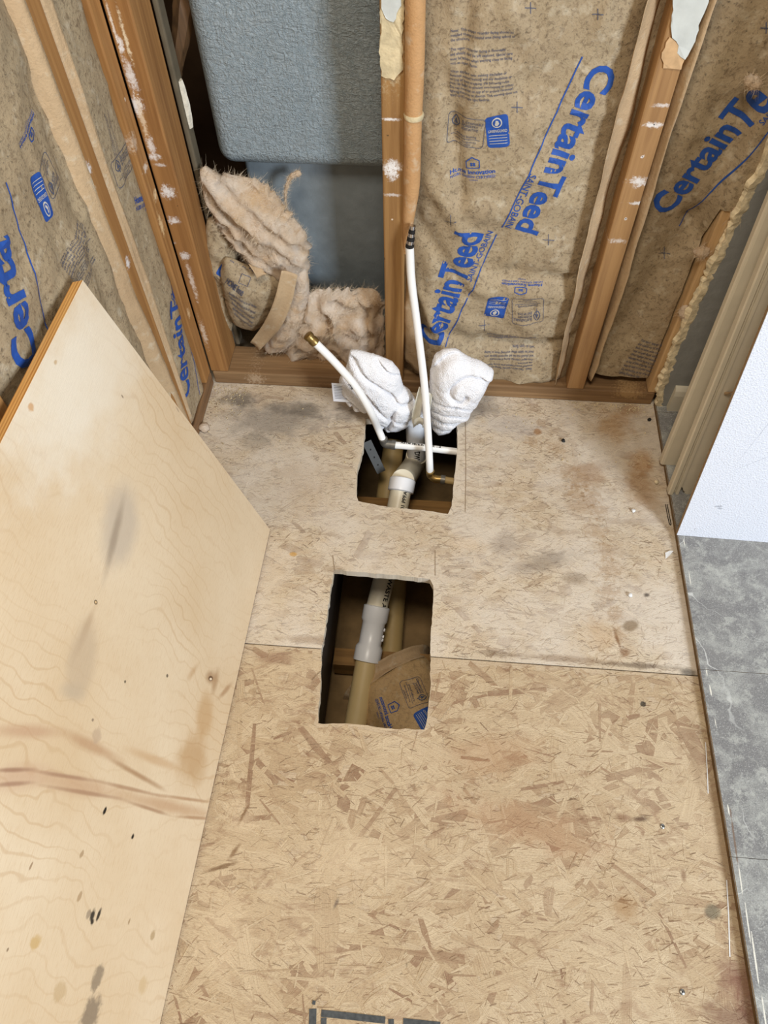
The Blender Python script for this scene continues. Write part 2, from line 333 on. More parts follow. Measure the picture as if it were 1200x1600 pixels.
def tile_mat():
    t = NT('grey_stone_tile', .42, .4)
    a = t.noise(t.obj, 13, 6, .7, .6); b = t.noise(t.obj, 45, 5, .7); s = t.noise(t.obj, 420, 2, .7); big = t.noise(t.obj, 5, 3, .5)
    c = t.mix(t.rng(big, .35, .7), lin(122, 121, 120), lin(136, 135, 132)); c = t.mix(t.rng(a, .47, .60, 0, .6), c, lin(172, 173, 167))
    c = t.mix(t.rng(b, .52, .64, 0, .55), c, lin(188, 189, 181)); c = t.mix(t.rng(s, .54, .66, 0, .5), c, lin(190, 190, 186)); c = t.mix(t.rng(t.noise(t.obj, 500, 2), .56, .68, 0, .5), c, lin(84, 86, 90))
    d = t.mapn(t.obj, (1, 1, 1)); nn = t.noise(t.obj, 9, 3, .6, col=True); dv = t.vmath('ADD', t.obj, t.vmath('MULTIPLY', t.vmath('SUBTRACT', nn, (.5, .5, .5)), (.10, .10, 0)))
    v = t.vor(dv, 4.6, 'DISTANCE_TO_EDGE'); vm = t.noise(t.obj, 7, 2); c = t.mix(t.math('MULTIPLY', t.rng(v, .001, .005, .8, 0), t.rng(vm, .46, .58)), c, lin(204, 205, 200))
    w = t.noise(t.obj, 90, 3, .6)
    for (px, py, rx, ry, ang) in ((1069, 848, .0012, .012, 0), (1078, 905, .0012, .020, -1), (1104, 1050, .0014, .010, 0), (1110, 1078, .0016, .012, 0), (1118, 1130, .001, .010, 0), (1138, 1265, .0012, .010, 0), (1157, 1375, .0012, .03, -2), (1168, 1440, .0014, .03, -2), (1180, 1500, .0015, .04, -2), (1195, 1590, .0015, .03, -2), (1147, 1310, .002, .05, -2)):
        p = FL(px, py, .011); c = t.stain(c, t.obj, p.x, p.y, rx, ry, ang, lin(232, 228, 214) if py != 1310 else lin(120, 100, 84), .85, .5, w, .6)
    t.bump(s, .0005); return t.done(c)
M_tile = tile_mat()
M_tileE = plain('tile_edge_brown', (112, 88, 56), .8, .25, 60)

# ==================================================================== THE SETTING
floor = tag(empty('floor'), 'strand board subfloor with two cut-out pipe openings', kind='structure')
def jag(pts, step=.012, amp=.0012):
    out = []
    for i in range(len(pts)):
        a, b = Vector(pts[i]), Vector(pts[(i + 1) % len(pts)]); L = (b - a).length; n = max(1, int(L / step)); nrm = Vector((-(b - a).y, (b - a).x)).normalized() if L > 0 else Vector((0, 0))
        for k in range(n):
            p = a.lerp(b, k / n)
            if L < .5 and k: p = p + nrm * R.uniform(-amp, amp)
            out.append((p.x, p.y))
    return out
f2 = lambda px, py: FL(px, py).to_2d()
holeU = [f2(*p) for p in ((572, 655), (640, 650), (714, 655), (715, 690), (712, 730), (708, 770), (706, 790), (700, 803), (660, 797), (610, 793), (560, 783), (557, 770), (558, 735), (568, 700))]
hl = [f2(*p) for p in ((523, 890), (600, 897), (660, 903), (672, 905), (677, 915), (676, 960), (673, 1000))]
notchU = [(hl[0].x - .004, SEAM), (hl[0].x - .002, hl[0].y)] + [tuple(p) for p in hl[1:]] + [(f2(673, 1028).x, SEAM)]
hb = [f2(*p) for p in ((672, 1080), (668, 1120), (663, 1140), (610, 1138), (560, 1132), (497, 1130), (500, 1080))]
notchL = [(f2(673, 1028).x, SEAM)] + [tuple(p) for p in hb] + [(hl[0].x - .004, SEAM)]
outU = [(-.75, SEAM + .0012)] + [(x, max(y, SEAM + .0012)) for x, y in jag(notchU, .008)[:-1] if y > SEAM] 
def clean_loop(pts):
    o = []
    for p in pts:
        if not o or (Vector(p) - Vector(o[-1])).length > .001: o.append(tuple(p))
    return o
nu = [notchU[0]] + [p for p in jag(notchU, .008) if p[1] > SEAM + .004] + [notchU[-1]]
# keep only the open part of the notch path (drop the closing run along the seam)
outU = clean_loop([(-.75, SEAM + .0012), (notchU[0][0], SEAM + .0012)] + nu[1:-1] + [(notchU[-1][0], SEAM + .0012), (1.3, SEAM + .0012), (1.3, 1.62), (-.75, 1.62)])
nl = [p for p in jag(notchL, .008) if p[1] < SEAM - .004]
outL = clean_loop([(1.3, SEAM - .0012), (notchL[0][0], SEAM - .0012)] + nl + [(notchL[-1][0], SEAM - .0012), (-.75, SEAM - .0012), (-.75, -1.0), (1.3, -1.0)])
def osb_panel(loops, mat):
    o = poly_prism('osb_panel', loops, -.018, 0.0, mat, floor); me = o.data
    ca = me.color_attributes.new('Col', 'FLOAT_COLOR', 'CORNER'); c = lin(216, 198, 168) if mat is M_osbU else lin(208, 188, 158)
    ca.data.foreach_set('color', list(c) * len(me.loops)); uv = me.uv_layers.new(name='UVMap')
    for l in me.loops:
        v = me.vertices[l.vertex_index].co; uv.data[l.index].uv = (v.x + v.z, v.y)
    return o
pU = osb_panel([outU, jag([tuple(p) for p in holeU], .01)], M_osbU)
pL = osb_panel([outL], M_osbL)
def inside(poly, x, y):
    c = False; j = len(poly) - 1
    for i in range(len(poly)):
        xi, yi = poly[i]; xj, yj = poly[j]
        if (yi > y) != (yj > y) and x < (xj - xi) * (y - yi) / (yj - yi) + xi: c = not c
        j = i
    return c
LH = [tuple(p) for p in hl] + [tuple(p) for p in hb]; LHc = [(hl[0].x, hl[0].y)] + [tuple(p) for p in hl[1:]] + [tuple(p) for p in hb]
UH = [tuple(p) for p in holeU]
def strands(panel, n, region, lens, wids, palette, mat, dirs, zr, rnd, edge):
    x0, x1, y0_, y1 = region; verts, faces, cols, uvs = [], [], [], []
    for i in range(n):
        cx, cy = rnd.uniform(x0, x1), rnd.uniform(y0_, y1); L = rnd.uniform(*lens) * (.6 + .8 * rnd.random() ** 2); W = rnd.uniform(*wids) * (.35 + 1.0 * rnd.random() ** 1.5); a = dirs(rnd)
        ca_, sa_ = math.cos(a), math.sin(a); k = rnd.uniform(-.35, .35)
        loc = [(-L / 2, -W / 2 * rnd.uniform(.5, 1)), (-L / 2 + W * k * .8, W / 2 * rnd.uniform(.5, 1)), (-L * .1, W / 2 * rnd.uniform(.85, 1.1)), (L / 2 + W * k * .6, W / 2 * rnd.uniform(.4, 1)), (L / 2 - W * k * .4, -W / 2 * rnd.uniform(.4, 1)), (L * .12, -W / 2 * rnd.uniform(.85, 1.1))]
        pts = [(cx + u * ca_ - v * sa_, cy + u * sa_ + v * ca_) for u, v in loc]
        bad = False
        for (px, py) in pts + [(cx, cy)]:
            if not edge(px, py): bad = True; break
        if bad: continue
        z = zr[0] + (zr[1] - zr[0]) * i / n; b = len(verts); verts += [(p[0], p[1], z) for p in pts]; faces.append(tuple(range(b + 5, b - 1, -1)))
        col = palette(rnd); ou, ov = rnd.uniform(0, 50), rnd.uniform(0, 50); cols += [col] * 6; uvs += [(u + ou, v + ov) for u, v in loc][::-1]
    me = bpy.data.meshes.new('wood_strands'); me.from_pydata(verts, [], faces); me.update()
    ca = me.color_attributes.new('Col', 'FLOAT_COLOR', 'CORNER'); ca.data.foreach_set('color', np.array(cols, dtype=np.float32).ravel()); uv = me.uv_layers.new(name='UVMap'); uv.data.foreach_set('uv', np.array(uvs, dtype=np.float32).ravel())
    o = fin('wood_strands', me, mat, panel); tag(o, kind='stuff'); return o
def mixc(a, b, t): return tuple(a[i] + (b[i] - a[i]) * t for i in range(3)) + (1.0,)
LT, MT, DK, RD = lin(214, 194, 161), lin(201, 178, 143), lin(174, 147, 117), lin(150, 120, 95)
def palL(r):
    x = r.random()
    if x < .72: return mixc(LT, MT, r.random() * .9)
    if x < .92: return mixc(MT, DK, r.random() * .8)
    return mixc(DK, RD, r.random())
UT, UM, UD = lin(224, 206, 178), lin(206, 184, 152), lin(160, 134, 108)
def palU(r):
    x = r.random()
    if x < .74: return mixc(UT, UM, r.random())
    if x < .94: return mixc(UM, UD, r.random() * .6)
    return mixc(UM, UD, .5 + .5 * r.random())
def edL(x, y): return y < SEAM - .002 and not inside(LHc, x, y)
def edU(x, y): return y > SEAM + .002 and y < 1.25 and not inside(UH, x, y) and not inside(LHc, x, y)
dirL = lambda r: r.gauss(0.0, .75) if r.random() < .75 else r.uniform(0, math.pi)
dirU = lambda r: r.gauss(0.0, .45)
r1 = random.Random(3)
strands(pL, 3000, (-.5, .56, -.3, SEAM), (.05, .14), (.010, .036), palL, M_osbL, dirL, (.0001, .0007), r1, edL)
strands(pL, 1500, (-.5, .56, -.3, SEAM), (.012, .06), (.0015, .008), palL, M_osbL, dirL, (.0007, .0009), r1, edL)
strands(pU, 2600, (-.62, .56, SEAM, 1.2), (.025, .09), (.008, .024), palU, M_osbU, dirU, (.0001, .0006), r1, edU)
pal_sl = lambda r: mixc(lin(104, 80, 60), lin(176, 148, 120), r.random() ** .8)
strands(pU, 9000, (-.62, .56, SEAM, 1.2), (.006, .018), (.0008, .0018), pal_sl, M_osbU, dirU, (.0006, .0008), r1, edU)
strands(pL, 4200, (-.5, .56, -.3, SEAM), (.005, .022), (.0006, .0014), pal_sl, M_osbL, dirU, (.0009, .001), r1, edL)
# pencil / saw layout lines beside the openings
def decal(name, pts, w, z, mat, parent):
    vs_, fs = [], []
    for i, p in enumerate(pts):
        p = Vector(p); q = Vector(pts[min(i + 1, len(pts) - 1)]) - Vector(pts[max(i - 1, 0)]); nrm = Vector((-q.y, q.x)).normalized() * w / 2
        vs_ += [(p.x + nrm.x, p.y + nrm.y, z), (p.x - nrm.x, p.y - nrm.y, z)]
    for i in range(len(pts) - 1): fs.append((2 * i, 2 * i + 1, 2 * i + 3, 2 * i + 2))
    return mk(name, vs_, fs, mat, parent)
M_pencil = plain('pencil_line', (142, 122, 100), .8)
decal('pencil_line', [f2(727, 640), f2(728, 730), f2(727, 800)], .0012, .001, M_pencil, pU)
decal('pencil_line', [f2(680, 860), f2(680, 900)], .0012, .001, M_pencil, pU)
decal('pencil_line', [f2(520, 868), f2(523, 892)], .0012, .001, M_pencil, pU)
decal('pencil_line', [f2(1102, 1160), f2(1105, 1210), f2(1106, 1240)], .0014, .0012, M_paint, pL)
decal('pencil_line', [f2(1135, 1375), f2(1138, 1430), f2(1140, 1495)], .0016, .0012, M_paint, pL)
# black stamp running out of the sheet's printed frame
M_stamp = plain('stamp_ink_charcoal', (74, 76, 76), .8, .3, 200)
sp_ = empty('printed_stamp'); place(sp_, floor)
decal('stamp_stroke', [f2(489, 1576), f2(488, 1620), f2(487, 1660)], .0105, .0013, M_stamp, sp_)
decal('stamp_stroke', [f2(488, 1566), f2(493, 1567)], .005, .0013, M_stamp, sp_)
decal('stamp_stroke', [f2(502, 1583), f2(540, 1587), f2(575, 1591), f2(602, 1594)], .0085, .0013, M_stamp, sp_)
decal('stamp_stroke', [f2(611, 1592), f2(612, 1640)], .008, .0013, M_stamp, sp_)
decal('stamp_stroke', [f2(630, 1596), f2(688, 1602)], .008, .0013, M_stamp, sp_)
decal('stamp_stroke', [f2(506, 1590), f2(505, 1640)], .008, .0013, M_stamp, sp_)

# joists, blocking, ground below
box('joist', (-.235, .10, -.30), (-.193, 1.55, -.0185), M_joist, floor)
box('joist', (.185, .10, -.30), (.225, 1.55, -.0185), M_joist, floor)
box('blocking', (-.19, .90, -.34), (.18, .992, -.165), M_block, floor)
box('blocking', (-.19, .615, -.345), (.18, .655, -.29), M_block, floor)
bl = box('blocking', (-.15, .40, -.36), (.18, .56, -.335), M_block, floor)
ground = box('ground', (-1.0, -1.0, -.40), (1.4, 1.9, -.36), M_dark); tag(ground, 'tan soil of the crawl space under the subfloor', kind='structure')
rim = empty('wall_light_stop'); tag(rim, 'unseen dark boards keeping light out of the crawl space', kind='structure')  # unseen perimeter added so no world light leaks in below the floor
for lo, hi in (((-.80, -1.0, -.36), (-.75, 1.62, -.0185)), ((1.3, -1.0, -.36), (1.35, 1.62, -.0185)), ((-.75, -1.05, -.36), (1.3, -1.0, -.0185)), ((-.75, 1.62, -.36), (1.3, 1.67, -.0185))):
    box('light_stop_board', lo, hi, M_rim, rim)

# grey tiles on the right
ft = tag(empty('floor_tiles'), 'grey stone-look tiles laid over the subfloor', kind='structure')
TY = [-.70, -.385, -.08, .228, .5365, .845, 1.150, 1.1795]
for i in range(len(TY) - 1):
    for (xa, xb) in ((XF, XF + .61), (XF + .6115, 1.3)):
        o = box('tile', (xa, TY[i] + .0004, .0012), (xb, TY[i + 1] - .0004, .0115), [M_tile, M_tileE], ft)
        for p in o.data.polygons: p.material_index = 0 if p.normal.z > .5 else 1
for i in range(len(TY) - 1): decal('tile_edge_bead', [(XF + .0012, TY[i]), (XF + .0012, TY[i + 1])], .0014, .0119, M_tileE, ft)

# ---------------- framed wall
wall = tag(empty('wall_back', (0, Y0, 0)), 'open stud wall with amber lumber at the far end', kind='structure')
def lumber(name, lo, hi, mat, parent, bev=.003): return box(name, lo, hi, mat, parent, bev)
ZT = 2.0
lumber('bottom_plate', (-.519, Y0, 0.0009), (.498, Y0 + .089, .038), M_plate, wall)
for x0, x1, mt in ((-.5216, -.4805, M_studL), (-.1115, -.0725, M_studC), (.2994, .3376, M_studR), (.480, .518, wood_mat('wood_stud_pale', (206, 172, 126), (176, 138, 92)))):
    lumber('stud', (x0, Y0 + .0005, .0385), (x1, Y0 + .0885, ZT), mt, wall)
lumber('cavity_light_lid', (-.7, Y0, ZT + .0005), (1.3, Y0 + .5, ZT + .04), M_plate, wall)  # unseen lid added to keep world light out of the wall cavity
box('hidden_backing', (-.0710, Y0 + .0895, .0012), (1.3, Y0 + .10, ZT), M_sheath, wall)
box('hidden_backing', (-.9, 1.60, .0012), (-.05, 1.615, ZT), M_sheath, wall)  # unseen panel added behind the tub to stop world light leaking in
strip = lumber('furring_strip', (-.4798, Y0 + .0895, .04), (-.470, Y0 + .12, ZT), plain('weathered_grey_wood', (98, 88, 70), .8, .2, 30), wall)
box('cavity_light_stop', (-.62, Y0 + .0895, .0012), (-.60, 1.60, ZT), M_sheath, wall)  # unseen end piece added, closes the cavity against stray light
# leftover plaster and paint on stud faces
def patch(name, pxs, y, th, mat, parent, rough=.0015):
    pts = [WL(px, py, y) for px, py in pxs]; lp = jag([(p.x, p.z) for p in pts], .006, rough)
    bm = bmesh.new(); a = [bm.verts.new((x, y - th * R.uniform(.5, 1.2), z)) for x, z in lp]; bm.faces.new(a)
    r = bmesh.ops.extrude_face_region(bm, geom=bm.faces[:]); bmesh.ops.translate(bm, vec=(0, th * 1.6, 0), verts=[g for g in r['geom'] if isinstance(g, bmesh.types.BMVert)])
    return frommesh(name, bm, mat, parent)
M_mud = plain('dried_plaster_tan', (206, 188, 150), .9, .2, 60, bumpd=.003); M_mudg = plain('old_paint_grey', (196, 198, 192), .8, .08, 40, bumpd=.001)
patch('plaster_patch', ((591, -60), (634, -60), (631, 20), (628, 60), (630, 108), (616, 124), (596, 118), (592, 80), (596, 40)), Y0 - .0003, .003, M_mud, wall)
patch('plaster_patch', ((593, -30), (628, -30), (627, 8), (615, 34), (603, 28), (596, 12)), Y0 - .0035, .002, M_mudg, wall)
patch('paint_patch', ((1052, -40), (1118, -40), (1104, 10), (1095, 30), (1088, 55), (1082, 72), (1070, 92), (1058, 82), (1060, 70), (1050, 58), (1048, 40), (1052, 15)), Y0 - .0003, .0025, M_mudg, wall)
patch('plaster_patch', ((1046, 58), (1060, 66), (1058, 82), (1070, 92), (1064, 108), (1036, 106), (1034, 82)), Y0 - .0003, .0015, plain('plaster_smear_tan', (196, 160, 118), .9, .15, 80), wall)

# drywall with the torn edge, its baseboard
edge_px = [(1026, 637), (1031, 610), (1036, 590), (1043, 578), (1056, 545), (1068, 515), (1083, 480), (1098, 450), (1110, 425), (1127, 390), (1140, 365), (1152, 335), (1166, 308), (1176, 290), (1192, 258)]
ep = [WL(px + R.uniform(-2, 2), py, Y0 - .013) for px, py in edge_px]
def jl(pts):
    out = []
    for i in range(len(pts) - 1):
        for k in range(5): 
            q = pts[i].lerp(pts[i + 1], k / 5); out.append((q.x + R.uniform(-.003, .003), q.z))
    return out + [(pts[-1].x, pts[-1].z)]
je = [(x, max(z, .012)) for x, z in jl(ep)] + [(.508 + R.uniform(-.004, .004), z) for z in np.arange(.64, ZT, .03)]
bm = bmesh.new(); a = [bm.verts.new((x, Y0 - .013, z)) for x, z in je] + [bm.verts.new((1.3, Y0 - .013, ZT)), bm.verts.new((1.3, Y0 - .013, .012))]
bm.faces.new(a); r = bmesh.ops.extrude_face_region(bm, geom=bm.faces[:]); bmesh.ops.translate(bm, vec=(0, .0128, 0), verts=[g for g in r['geom'] if isinstance(g, bmesh.types.BMVert)])
bmesh.ops.recalc_face_normals(bm, faces=bm.faces)
dw = frommesh('drywall_panel', bm, [M_grey_wall, M_gyp], wall)
for p in dw.data.polygons: p.material_index = 0 if p.normal.y < -.5 else 1
# crumbly gypsum lip along the tear: lumpy strip
vs_, fs = [], []
N = 320
for i in range(N + 1):
    k = i / N * (len(je) - 1); j = min(int(k), len(je) - 2); x = je[j][0] + (je[j + 1][0] - je[j][0]) * (k - j); z = je[j][1] + (je[j + 1][1] - je[j][1]) * (k - j)
    n1, n2_ = nz(z * 34, 3.1) + .6 * nz(z * 95, 1.1) + .2 * nz(z * 300, 4.1), nz(z * 26, 8.7) * 1.3 + .5 * nz(z * 120, 5.7)
    for (dx, dy) in ((-.004 - .004 * n1, .011), (-.007 - .006 * n2_, .004 + .003 * n1), (-.003 + .005 * n1, -.0025 - .0022 * n2_), (.006 + .005 * n2_, -.0012 + .002 * n1), (.012 + .006 * n1, .0004)):
        vs_.append((x + dx, Y0 - .013 + dy, z))
    if i:
        b = (i - 1) * 5
        for q in range(4): fs.append((b + q, b + q + 1, b + q + 6, b + q + 5))
mk('torn_edge', vs_, fs, M_gyp, wall)
bb = empty('baseboard_back', (.53, Y0 - .02, .0115)); tag(bb, 'beige baseboard at the foot of the grey drywall', kind='structure')
prof = [(0, .0118), (-.014, .0118), (-.014, .060), (-.011, .072), (-.006, .078), (0, .080)]
vs_ = [(.528, Y0 - .0133 + y, z) for y, z in prof] + [(1.3, Y0 - .0133 + y, z) for y, z in prof]
mk('board', vs_, [tuple(range(6)), tuple(range(11, 5, -1))] + [(i, (i + 1) % 6 + 0, (i + 1) % 6 + 6, i + 6) for i in range(6)], M_base, bb)

# ---------------- left wall
lw = tag(empty('wall_left', (XL0, .9, 0)), 'open stud side wall behind the leaning sheet', kind='structure')
lumber('bottom_plate', (XL0 - .089, -1.0, .0009), (XL0, Y0 - .0008, .038), wood_mat('wood_side_plate', (140, 106, 72), (100, 72, 46), axis='y', plane='yz'), lw)
for ya, yb in ((1.141, 1.1807), (.966, 1.006), (.53, .568), (.12, .158), (-.29, -.252)):
    lumber('stud', (XL0 - .0885, ya, .0385), (XL0 - .0005, yb, ZT), M_studLW, lw)
box('hidden_backing', (XL0 - .10, -1.0, .0012), (XL0 - .0895, Y0 + .3, ZT), M_sheath, lw)

# ==================================================================== INSULATION BATTS
DG = bpy.context.evaluated_depsgraph_get
class Batt:
    def __init__(s, root, O, U, Nn, W, Hh, base, bulge, seed, amp=.006, creases=()):
        s.root, s.O, s.U, s.N, s.W, s.H = root, Vector(O), Vector(U), Vector(Nn), W, Hh
        s.base, s.bulge, s.seed, s.amp, s.cr = base, bulge, seed, amp, creases
    def h(s, u, v):
        t = max(0, min(1, u / s.W)); e = 1 - abs(2 * t - 1) ** 5
        a = s.base + s.bulge * e
        a += s.amp * (nz(u * 11, v * 7, s.seed) + .55 * nz(u * 26 + 4, v * 19, s.seed + 3) + .25 * nz(u * 70, v * 46, s.seed + 5)) * (.35 + .65 * e)
        r = nz(u * 6, v * 9, s.seed + 9); a += s.amp * .7 * (1 - min(1, abs(r) * 9)) * e
        for (u0, v0, u1, v1, w, d) in s.cr:
            L2 = (u1 - u0) ** 2 + (v1 - v0) ** 2; k = max(0, min(1, ((u - u0) * (u1 - u0) + (v - v0) * (v1 - v0)) / L2))
            dd = math.hypot(u - u0 - k * (u1 - u0), v - v0 - k * (v1 - v0)); a += d * math.exp(-(dd / w) ** 2)
        return a
    def P(s, u, v, off=0.0): return s.O + s.U * u + Vector((0, 0, v)) + s.N * (s.h(u, v) + off)
    def uv(s, px, py):
        h = s.base + s.bulge; d = ray(px, py)
        for _ in range(4):
            p0 = s.O + s.N * h; t = (p0 - C0).dot(s.N) / d.dot(s.N); q = C0 + d * t - s.O; u, v = q.dot(s.U), q.z
            h = s.h(u, v)
        return u, v
    def keep(s, u, v): return True
    def build(s, mat, nu=56, nv=150, name='kraft_facing', depth=.05):
        vs_, fs = [], []
        for j in range(nv + 1):
            for i in range(nu + 1): vs_.append(s.P(s.W * i / nu, s.H * j / nv))
        for j in range(nv):
            for i in range(nu):
                if s.keep(s.W * (i + .5) / nu, s.H * (j + .5) / nv): b = j * (nu + 1) + i; fs.append((b, b + 1, b + nu + 2, b + nu + 1))
        from mathutils.bvhtree import BVHTree
        s.bvh = BVHTree.FromPolygons([Vector(v) for v in vs_], fs)
        o = mk(name, vs_, fs, mat, s.root, True)
        if o.data.polygons[len(fs) // 2].normal.dot(s.N) < 0: o.data.flip_normals()
        s.face = o
        # wool body behind the facing
        lo = s.O + s.U * .004 + s.N * (-.008); hi = s.O + s.U * (min(s.W, .9 if not isinstance(s, Torn) else .139) - .004) + s.N * (s.base - .014) + Vector((0, 0, s.H))
        mn = [min(lo[k], hi[k]) for k in range(3)]; mx = [max(lo[k], hi[k]) for k in range(3)]
        box('wool_body', mn, mx, M_fluff, s.root); return o
class Torn(Batt):
    def h(s, u, v):
        a = Batt.h(s, min(u, .145), v); k = max(0, min(1, (u - .118) / .030)); k = k * k * (3 - 2 * k)
        return a + (.076 + .003 * nz(u * 30, v * 20, 5) - a) * k * max(0, min(1, (v - .36) / .08))
    def keep(s, u, v): return u < .139 or v > .44 + .03 * nz(u * 40, 1.0) - (u - .139) * .2
_tc = {}
def text_mesh(s, bold=0.0, align='LEFT', res=3):
    key = (s, bold)
    if key not in _tc:
        c = bpy.data.curves.new('t', 'FONT'); c.body = s; c.size = 1; c.offset = bold; c.resolution_u = res; c.fill_mode = 'BOTH' if hasattr(c, 'fill_mode') else c.fill_mode
        o = bpy.data.objects.new('t', c); COL.objects.link(o); bpy.context.view_layer.update()
        me = bpy.data.meshes.new_from_object(o.evaluated_get(DG())); bpy.data.objects.remove(o); bpy.data.curves.remove(c)
        V = [(v.co.x, v.co.y) for v in me.vertices]; Fc = [tuple(p.vertices) for p in me.polygons]; bpy.data.meshes.remove(me)
        _tc[key] = (V, Fc, max(v[0] for v in V), min(v[0] for v in V))
    return _tc[key]
CAP = .72
class Print:
    """flat print in the (u,v) frame of a batt: collects 2D triangles, then lays them on the paper"""
    def __init__(s, batt): s.b = batt; s.bm = bmesh.new()
    def frame(s, A, B, P):
        a, b, p = (Vector(s.b.uv(*q)) for q in (A, B, P)); ex = (b - a); ey = p - a; n = Vector((-ex.y, ex.x)).normalized(); ey = n * ey.dot(n)
        return a, ex, ey
    def poly(s, fr, pts, mi=0):
        a, ex, ey = fr; f = s.bm.faces.new([s.bm.verts.new((*(a + ex * x + ey * y), 0)) for x, y in pts]); f.material_index = mi
    def text(s, fr, string, full=None, bold=.012, mi=0, x0=0, x1=1, y0=0, capf=1.0, shear=0.0):
        V, Fc, mx, mn = text_mesh(string, bold); W = text_mesh(full or string, bold)[2] - text_mesh(full or string, bold)[3]; a, ex, ey = fr
        vv = [s.bm.verts.new((*(a + ex * (x0 + (x1 - x0) * (x - mn) / W) + ey * (y0 + y / CAP * capf)), 0)) for x, y in V]
        for f in Fc:
            try: s.bm.faces.new([vv[i] for i in f]).material_index = mi
            except ValueError: pass
    def line(s, p, q, w, mi=0, px=True):
        a, b = (Vector(s.b.uv(*p)), Vector(s.b.uv(*q))) if px else (Vector(p), Vector(q)); n = (b - a); m = 24; n = Vector((-n.y, n.x)).normalized() * w / 2
        for i in range(m):
            c, d = a.lerp(b, i / m), a.lerp(b, (i + 1) / m); f = s.bm.faces.new([s.bm.verts.new((*k, 0)) for k in (c - n, d - n, d + n, c + n)]); f.material_index = mi
    def rrect(s, fr, x0, y0, x1, y1, r, mi=0, n=5):
        a, ex, ey = fr; rx, ry = r / ex.length, r / ey.length; pts = []
        for (cx, cy, st) in ((x1 - rx, y1 - ry, 0), (x0 + rx, y1 - ry, 90), (x0 + rx, y0 + ry, 180), (x1 - rx, y0 + ry, 270)):
            for k in range(n): an = math.radians(st + 90 * k / (n - 1)); pts.append((cx + rx * math.cos(an), cy + ry * math.sin(an)))
        return pts
    def outline(s, fr, pts, w, mi=0):
        a, ex, ey = fr; Q = [a + ex * x + ey * y for x, y in pts]
        for i in range(len(Q)): s.line(Q[i], Q[(i + 1) % len(Q)], w, mi, False) if (Q[i] - Q[(i + 1) % len(Q)]).length > 1e-5 else None
    def done(s, name, mats, off=.0009, lo=.0042):
        bm = s.bm; bmesh.ops.triangulate(bm, faces=bm.faces[:])
        for _ in range(6):
            ed = [e for e in bm.edges if e.calc_length() > lo]
            if not ed: break
            bmesh.ops.subdivide_edges(bm, edges=ed, cuts=1); bmesh.ops.triangulate(bm, faces=[f for f in bm.faces if len(f.verts) > 3])
        W, H = s.b.W, s.b.H
        kill = [f for f in bm.faces if not (0.004 < f.calc_center_median().x < W - .004 and .002 < f.calc_center_median().y < H)]
        bmesh.ops.delete(bm, geom=kill, context='FACES')
        bv = getattr(s.b, 'bvh', None)
        for v in bm.verts:
            p = s.b.P(v.co.x, v.co.y, off)
            if bv is not None:
                hit = bv.ray_cast(p + s.b.N * .05, -s.b.N)
                if hit[0] is not None: p = hit[0] + s.b.N * off
            v.co = p
        me = bpy.data.meshes.new(name); bm.normal_update()
        flip = [f for f in bm.faces if f.normal.dot(s.b.N) < 0]; bmesh.ops.reverse_faces(bm, faces=flip)
        bm.to_mesh(me); bm.free(); return fin(name, me, mats, getattr(s.b, 'face', s.b.root))
def logo(batt, A, B, P, string='CertainTeed', under=None, sub=None, bold=.028, uw=.0022, full='CertainTeed'):
    p = Print(batt); p.text(p.frame(A, B, P), string, full, bold); p.done('printed_wordmark', M_ink)
    if under: q = Print(batt); q.line(*under, uw); q.done('printed_underline', M_ink)
    if sub:
        q = Print(batt); q.text(q.frame(*sub), 'SAINT-GOBAIN', None, .004); q.done('printed_subtitle', M_ink)
def badge(batt, bl_, br_, tl_):
    p = Print(batt); fr = p.frame(bl_, br_, tl_); p.poly(fr, p.rrect(fr, 0, 0, 1, 1, .006)); p.done('printed_badge', M_ink, .0006)
    q = Print(batt); q.poly(fr, [(.5 + .23 * math.cos(i / 20 * 6.2832), .77 + .17 * math.sin(i / 20 * 6.2832)) for i in range(20)]); q.text(fr, 'GREENGUARD', None, .01, 0, .08, .92, .46, .09)
    for k in range(4): q.poly(fr, [(.1, .36 - .08 * k), (.9, .36 - .08 * k), (.9, .375 - .08 * k), (.1, .375 - .08 * k)])
    q.done('badge_mark', M_inkW, .0011)
    q = Print(batt); q.poly(fr, [(.5 + .18 * math.cos(i / 20 * 6.2832), .77 + .13 * math.sin(i / 20 * 6.2832)) for i in range(20)]); q.done('badge_mark', M_ink, .0014)
    q = Print(batt); q.poly(fr, [(.40, .70), (.50, .66), (.60, .74), (.56, .84), (.46, .86), (.50, .77)]); q.done('badge_mark', M_inkW, .0017)
def cert(batt, bl_, br_, tl_):
    q = Print(batt); fr = q.frame(bl_, br_, tl_); q.outline(fr, q.rrect(fr, 0, 0, 1, 1, .006), .0009, 0)
    q.outline(fr, [(.12, .62), (.17, .54), (.25, .56), (.31, .68), (.28, .80), (.21, .92), (.14, .80), (.11, .70)], .0018)
    q.poly(fr, [(.21, .46), (.225, .46), (.225, .8), (.21, .8)]); q.poly(fr, [(.16, .63), (.27, .63), (.215, .82)])
    for k, w in enumerate(('SUSTAINABLE', 'FORESTRY', 'INITIATIVE')): q.text(fr, w, 'SUSTAINABLE', .008, 0, .37, .96, .78 - .12 * k, .09)
    q.text(fr, 'Certified Sourcing', None, .004, 0, .2, .8, .30, .08); q.poly(fr, [(.1, .24), (.9, .24), (.9, .255), (.1, .255)]); q.text(fr, 'www.sfiprogram.org', None, .004, 0, .22, .8, .13, .06); q.text(fr, 'SFI-00000', None, .004, 0, .35, .65, .04, .05)
    q.done('printed_certificate', M_inkS)
